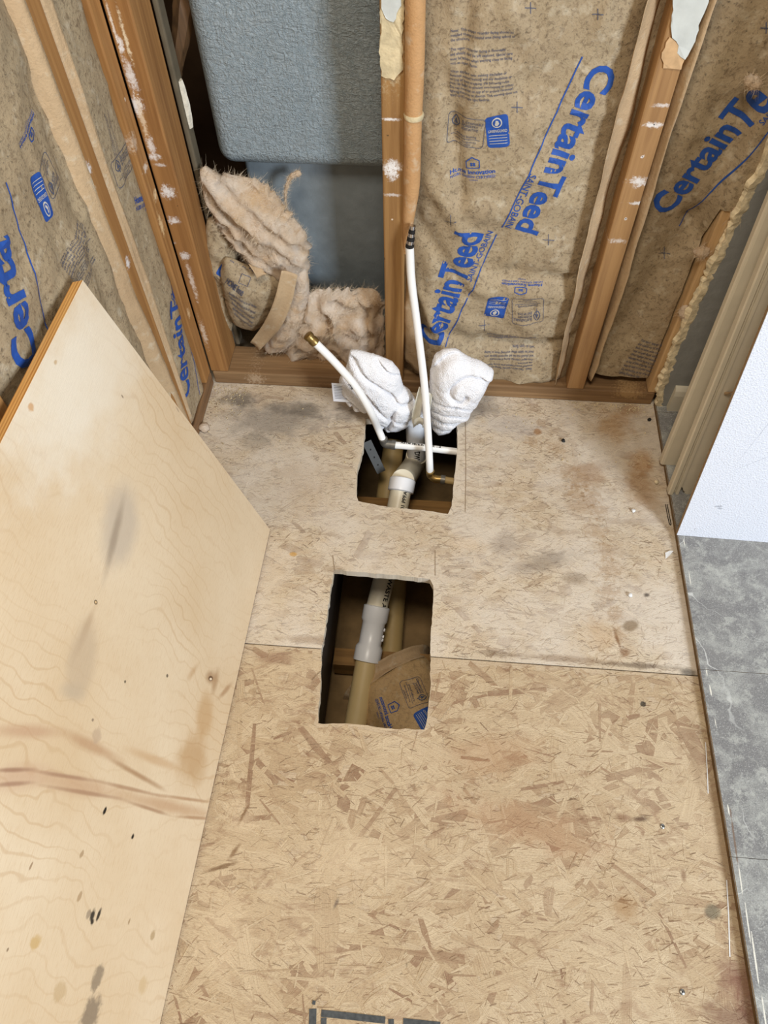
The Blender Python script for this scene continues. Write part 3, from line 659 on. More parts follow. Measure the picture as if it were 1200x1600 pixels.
def house(batt, bl_, br_, tl_, words=True):
    q = Print(batt); fr = q.frame(bl_, br_, tl_)
    q.outline(fr, [(.40, .50), (.37, .52), (.37, .80), (.50, .97), (.60, .97), (.66, .80), (.66, .52), (.58, .50)][:4] + [(.66, .84), (.66, .50)], .0016)
    for x, y in ((.46, .60), (.52, .60), (.46, .68), (.52, .68)): q.poly(fr, [(x, y), (x + .05, y), (x + .05, y + .065), (x, y + .065)])
    if words:
        q.text(fr, 'Home Innovation', None, .022, 0, 0, 1, .24, .17); q.text(fr, 'NGBS GREEN CERTIFIED', None, .004, 0, 0, 1, .08, .10); q.text(fr, 'CONST', None, .004, 0, .42, .62, -.04, .06)
    q.done('printed_house_mark', M_ink)
NOTE = ['Note:  This vapor retarder facing should be', 'installed toward heated area (living space) of', 'the structure.', '', 'This vapor retarder facing is flammable', 'and should not be left exposed. Special care', 'must be taken when working close to facing', 'with an open flame.', '', 'When applied over existing insulation or', 'between wood framing and any insulation or', 'on top of heat trapping; the following rules', 'must be kept to prevent overheating or other:', 'Do not insulate on top of or around recessed', 'lighting fixtures or devices. This warning does not', 'apply to IC-type light fixtures.']
def note(batt, bl_, br_, tl_, lines=NOTE, mat=None):
    q = Print(batt); fr = q.frame(bl_, br_, tl_); n = len(lines); ref = max(lines, key=len)
    for k, s in enumerate(lines):
        if s: q.text(fr, s, ref, .006, 0, 0, 1, 1 - (k + .8) / n, .62 / n)
    q.done('printed_notice', mat or M_inkS, .0009, .009)
def cross(batt, pts):
    for (px, py) in pts:
        q = Print(batt); q.line((px - 9, py), (px + 9, py + 1), .0012); q.line((px, py - 9), (px, py + 9), .0012); q.done('printed_register_mark', M_inkS)

def ribbon(name, inner, outer, mat, parent, wav=.004, seed=0, n=60, curl=.006, sol=.0007):
    """a paper tab between two 3D polylines, slightly curled and wavy"""
    A, B = catmull(inner, max(2, n // (len(inner) - 1))), catmull(outer, max(2, n // (len(outer) - 1))); m = min(len(A), len(B)); vs_, fs = [], []; K = 6
    for i in range(m):
        a, b = A[i], B[i]; d = (b - a); t = (A[min(i + 1, m - 1)] - A[max(i - 1, 0)]).normalized(); nn = d.cross(t)
        nn = nn.normalized() if nn.length > 1e-9 else Vector((0, -1, 0))
        for k in range(K + 1):
            f = k / K; vs_.append(a + d * f + nn * (curl * math.sin(f * math.pi) + wav * nz(i * .13, f * 2.0, seed) + wav * .4 * nz(i * .4, f * 4, seed + 2)) + d * (wav * 4 * f * nz(i * .25, seed, 3.3)))
    for i in range(m - 1):
        for k in range(K): b = i * (K + 1) + k; fs.append((b, b + 1, b + K + 2, b + K + 1))
    o = mk(name, vs_, fs, mat, parent, True); sd = o.modifiers.new('thick', 'SOLIDIFY'); sd.thickness = sol; sd.offset = 0; return o

BG = 'paper-faced insulation batts'
# --- bay between the two middle studs
b1r = tag(empty('insulation_batt', (.113, Y0 + .06, .04)), 'paper-faced insulation batt with two opposed wordmarks, in the wide middle bay behind the towels', 'insulation', BG)
b1 = Batt(b1r, (-.0725, Y0 + .062, .039), (1, 0, 0), (0, -1, 0), .3719, 1.9, .018, .030, 1.7, .0095,
          creases=((.14, .10, .36, .12, .010, -.016), (.05, .13, .30, .10, .02, -.014), (.16, .30, .37, .285, .010, -.012), (.06, .66, .10, .45, .012, -.012), (.03, .24, .10, .06, .010, .012), (.12, .37, .04, .48, .010, .010), (.02, .40, .12, .25, .015, -.010), (.08, .55, .09, .80, .012, -.010), (.12, .26, .34, .24, .016, .008), (.05, .32, .06, .1, .012, .008), (.11, .20, .24, .15, .012, -.007), (.03, .46, .2, .42, .014, .007)))
b1.build(M_kraft)
logo(b1, (686.7, 546), (754.7, 364.7), (647.5, 531), under=((696, 546), (776, 366)), sub=((736, 440), (771, 362), (727.5, 436)))
logo(b1, (929, 97), (805.6, 358), (966, 114.5), under=((910, 88), (784, 355)), sub=((828.2, 270.5), (789, 354), (839, 275.6)))
note(b1, (703, 150), (808, 152), (716, 43)); badge(b1, (762, 231), (797, 228), (766, 183)); cert(b1, (698, 224), (754, 232), (703, 174)); house(b1, (704, 282), (774, 280), (706, 242))
badge(b1, (796, 465), (764, 465), (793, 501)); cert(b1, (850, 466), (800, 466), (848, 502)); house(b1, (848, 434), (785, 434), (846, 462))
note(b1, (838, 526), (758, 520), (832, 578), NOTE[:3] + NOTE[4:12]); cross(b1, [(829, 12), (808, 167), (704, 345), (857, 374), (934, 22), (757, 508)])
ribbon('stapling_flange', [(.286, Y0 + .030, .045), (.284, Y0 + .03, .3), (.288, Y0 + .03, .6), (.290, Y0 + .03, 1.0), (.29, Y0 + .03, 1.6)], [(.272, Y0 + .004, .045), (.262, Y0 - .004, .3), (.260, Y0 - .004, .6), (.268, Y0 - .004, 1.0), (.27, Y0, 1.6)], M_kraftP, b1r, .006, 4, 80, .004)
# rolled paper tab beside the centre stud
rp = [WL(648, -300, Y0 - .004), WL(649, -60, Y0 - .004), WL(648, 100, Y0 - .004), WL(645, 200, Y0 - .003), WL(643, 290, Y0 - .002), WL(638, 340, Y0), WL(634, 395, Y0 + .006)]
tube('rolled_flange', catmull(rp, 8), [.0150] * 8 + [.0150] * 8 + [.0150 - .0005 * (i / 8) for i in range(8)] + [.0146] * 8 + [.0144 - .003 * i / 8 for i in range(8)] + [.0112 - .006 * i / 8 for i in range(8)] + [.004], kraft_mat('kraft_paper_roll', (198, 154, 106), .12), b1r, 16)
rg = WL(646.5, 180, Y0 - .0035); tube('plaster_ring', [rg + Vector((0, 0, .004)), rg + Vector((0, 0, .001)), rg - Vector((0, 0, .004))], [.0155, .0168, .0156], M_mud, b1r, 16)
ribbon('stapling_flange', [WL(631, 560, Y0 + .02), WL(632, 500, Y0 + .02), WL(634, 440, Y0 + .02), WL(634, 395, Y0 + .02)], [WL(661, 585, Y0 + .004), WL(655, 520, Y0 + .006), WL(652, 470, Y0 + .008), WL(648, 420, Y0 + .012)], M_kraftP, b1r, .005, 9, 30, .004)

# --- bay beside the torn drywall
b2r = tag(empty('insulation_batt', (.41, Y0 + .06, .04)), 'torn paper-faced insulation batt in the narrow bay beside the grey drywall', 'insulation', BG)
b2 = Torn(b2r, (.3376, Y0 + .072, .06), (1, 0, 0), (0, -1, 0), .176, 1.9, .016, .030, 8.3, .0055, creases=((.02, .05, .06, .75, .016, .006), (.05, .12, .11, .40, .03, -.012), (.10, .40, .13, .36, .012, -.01)))
b2.build(M_kraft, 52, 170)
logo(b2, (1045.3, 334.3), (1255.8, 105.4), (1019, 310), 'CertainTe', under=((1061, 353), (1240, 157)))
q = Print(b2); q.text(q.frame((1192, 196), (1262, 122), (1185, 189)), 'SAINT-GOBAIN', None, .004); q.done('printed_subtitle', M_ink)
note(b2, (966, 584), (1046, 600), (990, 522), [s + ' ' + s[:10] for s in NOTE[4:15] if s]); cross(b2, [(1038, 395), (1197, 43)])
ribbon('stapling_flange', [(.345, Y0 + .036, .06), (.342, Y0 + .03, .3), (.342, Y0 + .03, .6), (.345, Y0 + .03, 1.0), (.345, Y0 + .03, 1.6)], [(.350, Y0 + .006, .06), (.357, Y0 + .0, .3), (.352, Y0 - .002, .6), (.362, Y0 - .002, 1.0), (.362, Y0, 1.6)], M_kraftP, b2r, .005, 14, 80, .004)
ribbon('torn_flap', [WL(1125, 365, Y0 + .04), WL(1110, 385, Y0 + .04), WL(1098, 400, Y0 + .04)], [WL(1140, 335, Y0 + .005), WL(1128, 352, Y0 + .0), WL(1112, 378, Y0 + .01)], M_kraftP, b2r, .004, 3, 16, .006)

TUFT = [((1096, 394), 14, 10), ((1071, 488), 12, 14), ((1176, 128), 16, 12), ((1150, 330), 10, 16)]
# --- side wall, bay in the corner and the bay behind the leaning sheet
b3r = tag(empty('insulation_batt', (XL0 - .05, 1.07, .05)), 'slim paper-faced insulation batt in the corner bay of the side wall', 'insulation', BG)
b3 = Batt(b3r, (XL0 - .060, 1.006, .042), (0, 1, 0), (1, 0, 0), .135, 1.9, .046, .010, 4.1, .004)
b3.build(M_kraft, 40, 140)
logo(b3, (296, 618), (266, 396), (269, 603), under=((312, 617), (277, 447)), sub=((273, 478), (279, 412), (263, 475)), bold=.022)
house(b3, (214, 335), (240, 318), (196, 270)); cert(b3, (186, 296), (207, 254), (178, 250)); note(b3, (182, 262), (160, 180), (172, 190), NOTE[:9])
b4r = tag(empty('insulation_batt', (XL0 - .05, .77, .05)), 'broad paper-faced insulation batt directly behind the leaning plywood sheet', 'insulation', BG)
b4 = Batt(b4r, (XL0 - .060, .568, .042), (0, 1, 0), (1, 0, 0), .398, 1.9, .038, .020, 2.9, .006, creases=((.2, .55, .36, .58, .015, .007), (.30, .30, .36, .75, .02, -.008)))
b4.build(M_kraft)
logo(b4, (57, 560), (10, 366), (14, 536), 'Certa', under=((74, 516), (8, 285)), bold=.028, full='Certa')
badge(b4, (46, 280), (62, 266), (70, 352)); house(b4, (28, 222), (46, 168), (48, 232), True); cert(b4, (60, 266), (70, 235), (88, 300))
note(b4, (92, 410), (118, 338), (140, 440), [s[:22] for s in NOTE])
fx = XL0
ribbon('stapling_flange', [(fx - .024, .962, .06), (fx - .022, .945, .3), (fx - .020, .934, .5), (fx - .020, .936, .8), (fx - .022, .94, 1.3)], [(fx + .004, .990, .06), (fx + .005, .974, .3), (fx + .004, .961, .5), (fx + .005, .958, .8), (fx + .004, .96, 1.3)], M_kraftP, b4r, .004, 21, 80, .004)
ribbon('stapling_flange', [(fx - .012, 1.006, .06), (fx - .01, 1.006, .4), (fx - .01, 1.008, .7), (fx - .01, 1.01, 1.0), (fx - .01, 1.01, 1.4)], [(fx + .003, 1.010, .06), (fx + .003, 1.026, .4), (fx + .004, 1.022, .7), (fx + .004, 1.036, 1.0), (fx + .003, 1.035, 1.4)], M_kraftP, b3r, .004, 25, 80, .003)

# ==================================================================== GREY TUB SHELL seen through the open bay
tubr = tag(empty('bathtub', (-.2, 1.32, .01)), 'grey fiberglass back of a bathtub seen through the open stud bay', 'bathtub')
def rbox(name, lo, hi, r, mat, parent, seg=6):
    o = box(name, lo, hi, mat, parent); b = o.modifiers.new('round', 'BEVEL'); b.width = r; b.segments = seg; b.limit_method = 'NONE'
    o.data.polygons.foreach_set('use_smooth', [True] * 6); return o
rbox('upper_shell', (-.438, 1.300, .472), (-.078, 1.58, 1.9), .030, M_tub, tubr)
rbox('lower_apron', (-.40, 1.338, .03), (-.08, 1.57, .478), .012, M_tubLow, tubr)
# chopped glass strands on the shell
vs_, fs = [], []; rr = random.Random(5)
for i in range(2600):
    x, z = rr.uniform(-.41, -.085), rr.uniform(.495, .95); a = rr.gauss(-.5, .8); L = rr.uniform(.006, .022); w = .00035; bend = rr.uniform(-.004, .004)
    if L > 0.0:
        b = len(vs_)
        for k in range(4):
            f = k / 3 - .5; px_, pz_ = x + math.cos(a) * L * f - math.sin(a) * bend * (f * f * 4 - .5), z + math.sin(a) * L * f + math.cos(a) * bend * (f * f * 4 - .5)
            vs_ += [(px_ - math.sin(a) * w, 1.2999, pz_ + math.cos(a) * w), (px_, 1.2992, pz_), (px_ + math.sin(a) * w, 1.2999, pz_ - math.cos(a) * w)]
        for k in range(3): q = b + 3 * k; fs += [(q, q + 1, q + 4, q + 3), (q + 1, q + 2, q + 5, q + 4)]
tag(mk('glass_strands', vs_, fs, M_fib, tubr), kind='stuff')

# ==================================================================== WOOL AND TORN BATT IN THE OPEN BAY
def inflate(name, pxs, cpx, plane, thick, mat, parent, amp=.006, freq=40, seed=0.0, nt=72, ns=22, fold=None, back=.5, power=.5, origin=None):
    """closed cushion over an outline: outline on plane y=plane, bulging to the room (thick) and back"""
    pts = [WL(px, py, plane) for px, py in pxs]; c = WL(cpx[0], cpx[1], plane); ang = []
    for p in pts: ang.append((math.atan2(p.z - c.z, p.x - c.x), math.hypot(p.x - c.x, p.z - c.z), p))
    lp = [(p.x - c.x, p.z - c.z) for p in pts]
    def rad(th):
        dx, dz = math.cos(th), math.sin(th); best = None
        for i in range(len(lp)):
            x1, z1 = lp[i]; x2, z2 = lp[(i + 1) % len(lp)]; ex, ez = x2 - x1, z2 - z1; den = dx * ez - dz * ex
            if abs(den) < 1e-12: continue
            t = (x1 * ez - z1 * ex) / den; s_ = (x1 * dz - z1 * dx) / den
            if t > 0 and -1e-6 <= s_ <= 1 + 1e-6: best = t if best is None else max(best, t)
        return best or .01
    rs = [rad(2 * math.pi * k / nt) for k in range(nt)]
    rs = [(rs[k - 1] + 2 * rs[k] + rs[(k + 1) % nt]) / 4 for k in range(nt)]
    vs_, fs = [], []
    for side in (1, -1):
        for j in range(ns + 1):
            s_ = math.sin(j / ns * math.pi / 2)
            for k in range(nt):
                th = 2 * math.pi * k / nt; x = c.x + rs[k] * s_ * math.cos(th); z = c.z + rs[k] * s_ * math.sin(th)
                hh = max(0, 1 - s_ * s_) ** power; T = thick if side > 0 else thick * back
                d = amp * (nz(x * freq, z * freq, seed) + .5 * nz(x * freq * 2.3, z * freq * 2.3, seed + 2))
                if fold: d += fold(x - c.x, z - c.z, s_, th)
                y = plane - side * (T * hh) - (d * min(1, hh * 2.5) if side > 0 else 0)
                rx = 1 + .5 * amp * nz(k * .9, 1.0 + side * 0, seed) / max(rs[k], .02) * (s_ ** 6) * 3
                vs_.append((c.x + (x - c.x) * rx, y, c.z + (z - c.z) * rx))
    B = (ns + 1) * nt
    for o_, fl in ((0, 1), (B, 0)):
        for j in range(ns):
            for k in range(nt):
                q = (o_ + j * nt + k, o_ + j * nt + (k + 1) % nt, o_ + (j + 1) * nt + (k + 1) % nt, o_ + (j + 1) * nt + k)
                fs.append(q[::-1] if fl else q)
    bm = bmesh.new(); bv = [bm.verts.new(v) for v in vs_]
    for f in fs: bm.faces.new([bv[i] for i in f])
    bmesh.ops.remove_doubles(bm, verts=bm.verts[:], dist=.0002)
    return frommesh(name, bm, mat, parent, True)
def fuzz(obj, n, L, parent, mat, seed=1, w=.00022, name='loose_fibers'):
    n *= 7
    me = obj.data; rr = random.Random(seed); P = me.polygons; vs_, fs = [], []; M_ = obj.matrix_basis
    for i in range(n):
        p = P[rr.randrange(len(P))]; c = p.center; d = (p.normal * rr.uniform(.05, .6) + Vector((rr.gauss(0, .9), rr.gauss(0, .9), rr.gauss(0, .9)))).normalized(); d = (d - p.normal * min(0, d.dot(p.normal)) * 1.6).normalized(); c = c + p.normal * .0006; l = L * rr.uniform(.3, 1.4)
        bend = Vector((rr.gauss(0, .5), rr.gauss(0, .5), rr.gauss(0, .5))); sd = d.cross(Vector((rr.random(), rr.random(), rr.random()))).normalized() * w; b = len(vs_)
        for k in range(4):
            f = k / 3; q = c + d * l * f + bend * l * f * f * .6; vs_ += [q - sd * (1 - f * .8), q + sd * (1 - f * .8)]
        for k in range(3): fs.append((b + 2 * k, b + 2 * k + 1, b + 2 * k + 3, b + 2 * k + 2))
    return tag(mk(name, vs_, fs, mat, obj), kind='stuff')
w1r = tag(empty('insulation_wad', (-.37, 1.24, .3)), 'frayed tan glass wool slab slumped against the tub in the open bay', 'insulation')
w1 = inflate('wool', [(312, 258), (345, 272), (400, 280), (430, 300), (452, 335), (478, 362), (484, 395), (480, 440), (452, 440), (420, 425), (392, 415), (370, 385), (345, 350), (325, 318), (312, 285)], (405, 350), 1.262, .045, M_fluff, w1r, .012, 34, 1.0,
    fold=lambda x, z, s, th: -.012 * math.exp(-((x + z * .9 + .03) / .008) ** 2) + .006 * math.sin((x + z) * 130))
fuzz(w1, 900, .012, w1r, M_fiber, 1)
w2 = inflate('wool', [(445, 430), (482, 415), (483, 460), (476, 500), (455, 540), (430, 552), (408, 548), (420, 510), (440, 470)], (455, 490), 1.250, .03, M_fluff, w1r, .008, 40, 2.0)
fuzz(w2, 500, .010, w1r, M_fiber, 2)
w3r = tag(empty('insulation_wad', (-.25, 1.27, .05)), 'loose pinkish glass wool lying on the bottom plate beside the centre stud', 'insulation')
w3 = inflate('wool', [(470, 458), (500, 452), (545, 452), (592, 450), (600, 480), (600, 562), (560, 566), (510, 568), (470, 562), (430, 572), (415, 562), (440, 535), (465, 500)], (520, 510), 1.258, .028, M_fluff, w3r, .014, 26, 5.0,
    fold=lambda x, z, s, th: .008 * math.sin(x * 90 + 6 * nz(x * 20, z * 20)))
fuzz(w3, 1200, .013, w3r, M_fiber, 3)
b5r = tag(empty('insulation_batt', (-.42, 1.23, .1)), 'folded paper-faced batt scrap wedged at the foot of the corner stud', 'insulation', BG)
b5 = inflate('kraft_facing', [(350, 398), (372, 408), (408, 424), (445, 430), (438, 470), (420, 500), (402, 515), (378, 512), (362, 500), (352, 470), (344, 430)], (395, 465), 1.240, .030, M_kraft, b5r, .004, 40, 4.0)
ribbon('paper_band', [WL(440, 423, 1.205), WL(428, 470, 1.198), WL(412, 505, 1.20), WL(391, 535, 1.205)], [WL(465, 430, 1.215), WL(455, 475, 1.207), WL(436, 515, 1.207), WL(404, 549, 1.212)], M_kraftP, b5r, .003, 31, 24, .004)
ribbon('paper_band', [WL(388, 412, 1.21), WL(396, 424, 1.205), WL(402, 436, 1.205)], [WL(410, 420, 1.222), WL(414, 426, 1.218), WL(418, 428, 1.215)], M_kraftP, b5r, .002, 33, 10, .003)
for (tx, ty), ra, rb2 in TUFT:
    tf = inflate('wool_tuft', [(tx + ra * math.cos(k * .6283) * R.uniform(.7, 1.2), ty + rb2 * math.sin(k * .6283) * R.uniform(.7, 1.2)) for k in range(10)], (tx, ty), Y0 + .002, .012, M_fluff, b2r, .005, 70, tx * .1, 24, 8)
    fuzz(tf, 40, .010, b2r, M_fiber, int(tx))
class Flat(Batt):
    def h(s, u, v): return s.base
def cushion_print(obj, parent, items, name, mat, y_guess):
    """project small print onto a cushion's room side"""
    from mathutils.bvhtree import BVHTree
    bv = BVHTree.FromPolygons([v.co for v in obj.data.vertices], [tuple(p.vertices) for p in obj.data.polygons])
    fb = Flat(parent, (0, y_guess, 0), (1, 0, 0), (0, -1, 0), 9, 9, 0, 0, 0); fb.W = 99; fb.H = 99; fb.O = Vector((-5, y_guess, -5)); q = Print(fb)
    items(q); bm = q.bm; bmesh.ops.triangulate(bm, faces=bm.faces[:])
    for _ in range(3):
        ed = [e for e in bm.edges if e.calc_length() > .005]
        if not ed: break
        bmesh.ops.subdivide_edges(bm, edges=ed, cuts=1); bmesh.ops.triangulate(bm, faces=[f for f in bm.faces if len(f.verts) > 3])
    dead = []
    for v in bm.verts:
        w = fb.O + Vector((v.co.x, 0, v.co.y)); hit = bv.ray_cast(Vector((w.x, .9, w.z)), Vector((0, 1, 0)))
        if hit[0] is None: dead.append(v)
        else: v.co = hit[0] + Vector((0, -.0012, 0))
    bmesh.ops.delete(bm, geom=dead, context='VERTS'); return frommesh(name, bm, mat, obj)
def it5(q):
    fr = q.frame((352, 428), (398, 448), (356, 414)); q.text(fr, 'SUSTAINABLE FORESTRY', None, .01, 0, 0, 1, .7, .25)
    fr = q.frame((350, 448), (378, 462), (356, 436)); q.text(fr, 'HOME Inno', None, .02, 0, 0, 1, 0, .8)
    for k in range(5): fr = q.frame((356 + 2 * k, 462 + 8 * k), (400 - k * 2, 482 + 8 * k), (358 + 2 * k, 457 + 8 * k)); q.text(fr, 'flammable and should not be left exposed', None, .004, 0, 0, 1, 0, .8)
    fr = q.frame((372, 444), (386, 450), (376, 434)); q.outline(fr, [(0, 0), (0, 1), (1, 1), (1, 0)], .001)
cushion_print(b5, b5r, it5, 'printed_notice', M_inkS, 1.21)
def it5b(q): fr = q.frame((338, 424), (348, 430), (340, 402)); q.poly(fr, q.rrect(fr, 0, 0, 1, 1, .004))
b6r = tag(empty('insulation_batt', (-.46, 1.26, .1)), 'crumpled paper-faced batt end tucked behind the corner stud', 'insulation', BG)
b6 = inflate('kraft_facing', [(322, 330), (345, 345), (362, 370), (372, 400), (366, 430), (352, 450), (360, 490), (368, 520), (350, 535), (330, 500), (322, 420)], (346, 430), 1.268, .028, M_kraft, b6r, .006, 36, 7.0)
cushion_print(b6, b6r, it5b, 'printed_badge', M_ink, 1.245)
wisp = tag(mk('fiber_wisp', *(lambda: ([], []))(), M_fiber) if False else tube('fiber_wisp', catmull([WL(470, 270, 1.297), WL(456, 275, 1.292), WL(448, 292, 1.290), WL(446, 312, 1.290), WL(450, 332, 1.292)], 8), [.004, .005, .006, .006, .005, .005, .004, .005, .005, .004, .004, .004, .004, .0035, .004, .004, .004, .003, .003, .003, .003, .003, .0025, .002, .002, .002, .002, .002, .0015, .0015, .001, .001, .001], M_fluff, None, 8), 'thin curled wisp of wool hanging below the tub rim', 'insulation')
fuzz(wisp, 120, .008, wisp, M_fiber, 5)
fo = tag(empty('foam_strip', WL(290, 165, 1.285)), 'white foam strip stuck behind the corner stud near the tub', 'foam')
a_, b_ = WL(279, 125, 1.285), WL(295, 198, 1.285)
tube('foam', catmull([a_, a_.lerp(b_, .5) + Vector((.002, 0, 0)), b_], 5), [.007, .008, .0085, .008, .0085, .009, .0085, .009, .009, .0085, .008], plain('foam_white', (214, 206, 188), .9, .1, 90, bumpd=.003), fo, 7)
wd = tag(empty('wood_scrap', WL(283, 60, 1.34)), 'splintered brown wood scrap in the dark gap beside the tub', 'wood')
tube('splinter', catmull([WL(292, -30, 1.36), WL(285, 40, 1.34), WL(277, 95, 1.33), WL(281, 120, 1.33)], 5), [.018, .02, .019, .02, .018, .017, .016, .016, .014, .013, .012, .011, .009, .007, .006, .004], wood_mat('wood_splinter', (100, 72, 44), (60, 42, 24)), wd, 7)

# ==================================================================== LEANING PLYWOOD SHEET
A_, B_ = FL(423, 830), FL(252, 1600); ex = (B_ - A_).normalized(); d = ray(132, 443); T_ = C0 + d * ((A_ - C0).dot(ex) / d.dot(ex)); ey = (T_ - A_); HP = ey.length; ey.normalize(); ez = ey.cross(ex).normalized()
if ez.x < 0: ez = -ez
PM = Matrix((ex, ey, ez)).transposed().to_4x4(); PM.translation = A_ + Vector((0, 0, .0062))
PI_ = PM.inverted()
def PLP(px, py):
    d = ray(px, py); t = (A_ - C0).dot(ez) / d.dot(ez); q = PI_ @ (C0 + d * t); return q.x, q.y
def ply_face():
    t = NT('plywood_birch_face', .5, .35); v = t.obj
    warp = t.noise(t.mapn(v, (3, 3, 1)), 1, 4, .55, col=True); wv = t.vmath('ADD', v, t.vmath('MULTIPLY', t.vmath('SUBTRACT', warp, (.5, .5, .5)), (.28, .22, 0)))
    g = t.wave(t.mapn(wv, (9, 2.2, 1), (0, 0, .12)), 1.5, 4.0, 4, .8); f = t.noise(t.mapn(v, (60, 480, 1)), 1, 4, .6); bgn = t.noise(v, 4, 3, .5)
    c = t.mix(t.rng(bgn, .35, .68), lin(216, 195, 164), lin(204, 178, 142)); gz = t.noise(v, 3.5, 3, .5); c = t.mix(t.math('MULTIPLY', t.rng(g, .90, .995, 0, .42), t.rng(gz, .40, .60, .05, .85)), c, lin(182, 146, 104)); c = t.mix(t.rng(f, .5, .72, 0, .34), c, lin(186, 150, 108))
    w = t.noise(v, 18, 4, .6); w5 = t.noise(v, 70, 4, .65)
    def S(px, py, rx, ry, ang, col, st, soft=.8, wa=.5, ww=None):
        nonlocal c
        x, y = PLP(px, py); c = t.stain(c, v, x, y, rx, ry, ang, lin(*col), st, soft, ww or w, wa)
    def S2(p, q, w_, col, st, soft=.85, wa=.25):
        nonlocal c
        a, b = Vector(PLP(*p)), Vector(PLP(*q)); m = (a + b) / 2; dd = b - a; c = t.stain(c, v, m.x, m.y, dd.length / 2 * 1.15, w_, math.degrees(math.atan2(dd.y, dd.x)), lin(*col), st, soft, w, wa)
    # cool window light painted into the top area, warm grain bands, knots, ink spots
    S(150, 560, .30, .13, 0, (226, 214, 194), .6); S(90, 620, .2, .10, 0, (226, 216, 198), .5)
    S(148, 941, .0035, .0042, 0, (70, 50, 34), .95, .35, .2); S(148, 941, .002, .0026, 0, (214, 180, 130), .95, .4, .2)
    S(328, 1058, .016, .022, -20, (140, 100, 62), .6); S(328, 1060, .005, .009, -20, (86, 58, 36), .9, .4, .3); S(328, 1061, .0024, .005, -20, (226, 206, 176), .95, .4, .3)
    S(300, 1050, .03, .010, 30, (178, 140, 98), .55); S(350, 1080, .04, .008, 40, (150, 106, 66), .6); S(300, 1185, .06, .06, 0, (176, 138, 92), .7, .7); S(318, 1120, .05, .035, 0, (182, 144, 98), .65, .7); S(335, 1065, .030, .014, 0, (150, 110, 70), .6)
    S2((-40, 1140), (110, 1145), .012, (182, 144, 112), .7); S2((80, 1135), (200, 1195), .012, (176, 138, 102), .75); S2((160, 1180), (262, 1238), .006, (152, 112, 74), .75); S2((180, 1165), (290, 1205), .010, (186, 148, 106), .6)
    S2((-40, 1218), (90, 1210), .022, (188, 152, 124), .6); S2((40, 1212), (190, 1240), .018, (184, 148, 116), .65); S2((150, 1235), (345, 1278), .014, (180, 142, 106), .7)
    S2((-30, 1204), (60, 1202), .004, (146, 108, 84), .8); S2((40, 1203), (160, 1222), .004, (150, 112, 86), .75); S2((140, 1218), (260, 1246), .004, (152, 112, 80), .7); S2((230, 1240), (340, 1255), .004, (160, 120, 84), .7)
    S2((-30, 1228), (60, 1222), .004, (146, 108, 84), .7); S2((50, 1225), (200, 1250), .004, (152, 114, 86), .7); S2((190, 1250), (270, 1276), .004, (150, 110, 78), .7); S2((260, 1275), (340, 1280), .004, (156, 116, 80), .7)
    S2((200, 745), (172, 900), .050, (184, 168, 148), .75, .6); S2((196, 760), (158, 920), .012, (150, 132, 112), .75); S2((148, 945), (112, 1035), .010, (176, 146, 112), .75); S2((142, 960), (112, 1100), .036, (184, 162, 134), .65, .6); S2((85, 1075), (135, 1085), .016, (176, 158, 134), .5)
    for (px, py, rx, ry, col, st) in ((162, 1267, .0035, .007, (24, 20, 18), 1), (206, 1307, .0035, .005, (24, 20, 18), 1), (143, 1430, .006, .010, (30, 28, 26), .95), (153, 1428, .004, .009, (24, 20, 18), .95), (142, 1440, .005, .005, (24, 20, 18), .95), (137, 1428, .005, .007, (110, 96, 80), .6),
                                      (126, 1335, .004, .006, (160, 132, 98), .8), (123, 1400, .004, .008, (166, 136, 100), .8), (200, 1440, .003, .006, (150, 120, 84), .8), (237, 1462, .007, .008, (168, 142, 104), .8), (47, 1352, .0018, .006, (140, 110, 80), .8), (54, 1473, .012, .010, (190, 156, 100), .8), (10, 1484, .002, .003, (120, 96, 70), .8),
                                      (150, 1528, .012, .018, (128, 112, 92), .8), (140, 1585, .022, .026, (120, 104, 86), .8), (92, 1550, .014, .014, (186, 158, 118), .7), (222, 1540, .014, .012, (196, 168, 126), .7), (260, 1056, .0035, .0035, (84, 70, 56), .9), (194, 1065, .003, .003, (84, 70, 56), .9), (143, 1125, .003, .003, (120, 100, 84), .8), (150, 1150, .012, .012, (176, 150, 124), .6), (190, 620, .004, .002, (130, 110, 90), .8), (276, 640, .008, .002, (150, 130, 108), .7), (85, 566, .004, .006, (190, 160, 120), .8), (47, 636, .006, .008, (196, 150, 100), .8)):
        S(px, py, ry, rx, 12, col, st, .5, .7, w5)
    t.bump(f, .0003); return t.done(c)
M_plyF = ply_face()
ps = box('plywood_sheet', (0, 0, -.0175), (1.22, HP, 0), [M_plyF, M_ply_edge], None, .0008)
for p in ps.data.polygons: p.material_index = 0 if abs(p.normal.z) > .5 else 1
ps.matrix_world = PM; tag(ps, 'pale plywood sheet leaning on the side wall with ink spots', 'plywood')

# ==================================================================== LEANING BOARDS AND WHITE PANEL on the right
def lean(name, label, cat, base_px, ang, group=None):
    p = FL(base_px[0], base_px[1], .0118); o = empty(name, (p.x, p.y, .0121)); o.rotation_euler = (-math.radians(ang), 0, 0); tag(o, label, cat, group); return o
def sub(o, parent): o.parent = parent; o.matrix_parent_inverse = Matrix.Identity(4); return o
def loc_prism(name, prof, z0, z1, mat, parent, bevel=.0):
    n = len(prof); v = [(x, y, z0) for x, y in prof] + [(x, y, z1) for x, y in prof]
    return sub(mk(name, v, [tuple(range(n - 1, -1, -1)), tuple(range(n, 2 * n))] + [(i, (i + 1) % n, (i + 1) % n + n, i + n) for i in range(n)], mat, None, False, bevel), parent)
BG2 = 'trim boards leaning behind the white panel'
c1 = lean('casing_board', 'beige door casing leaning nearest the grey drywall', 'trim', (1032, 726), 6.4, BG2)
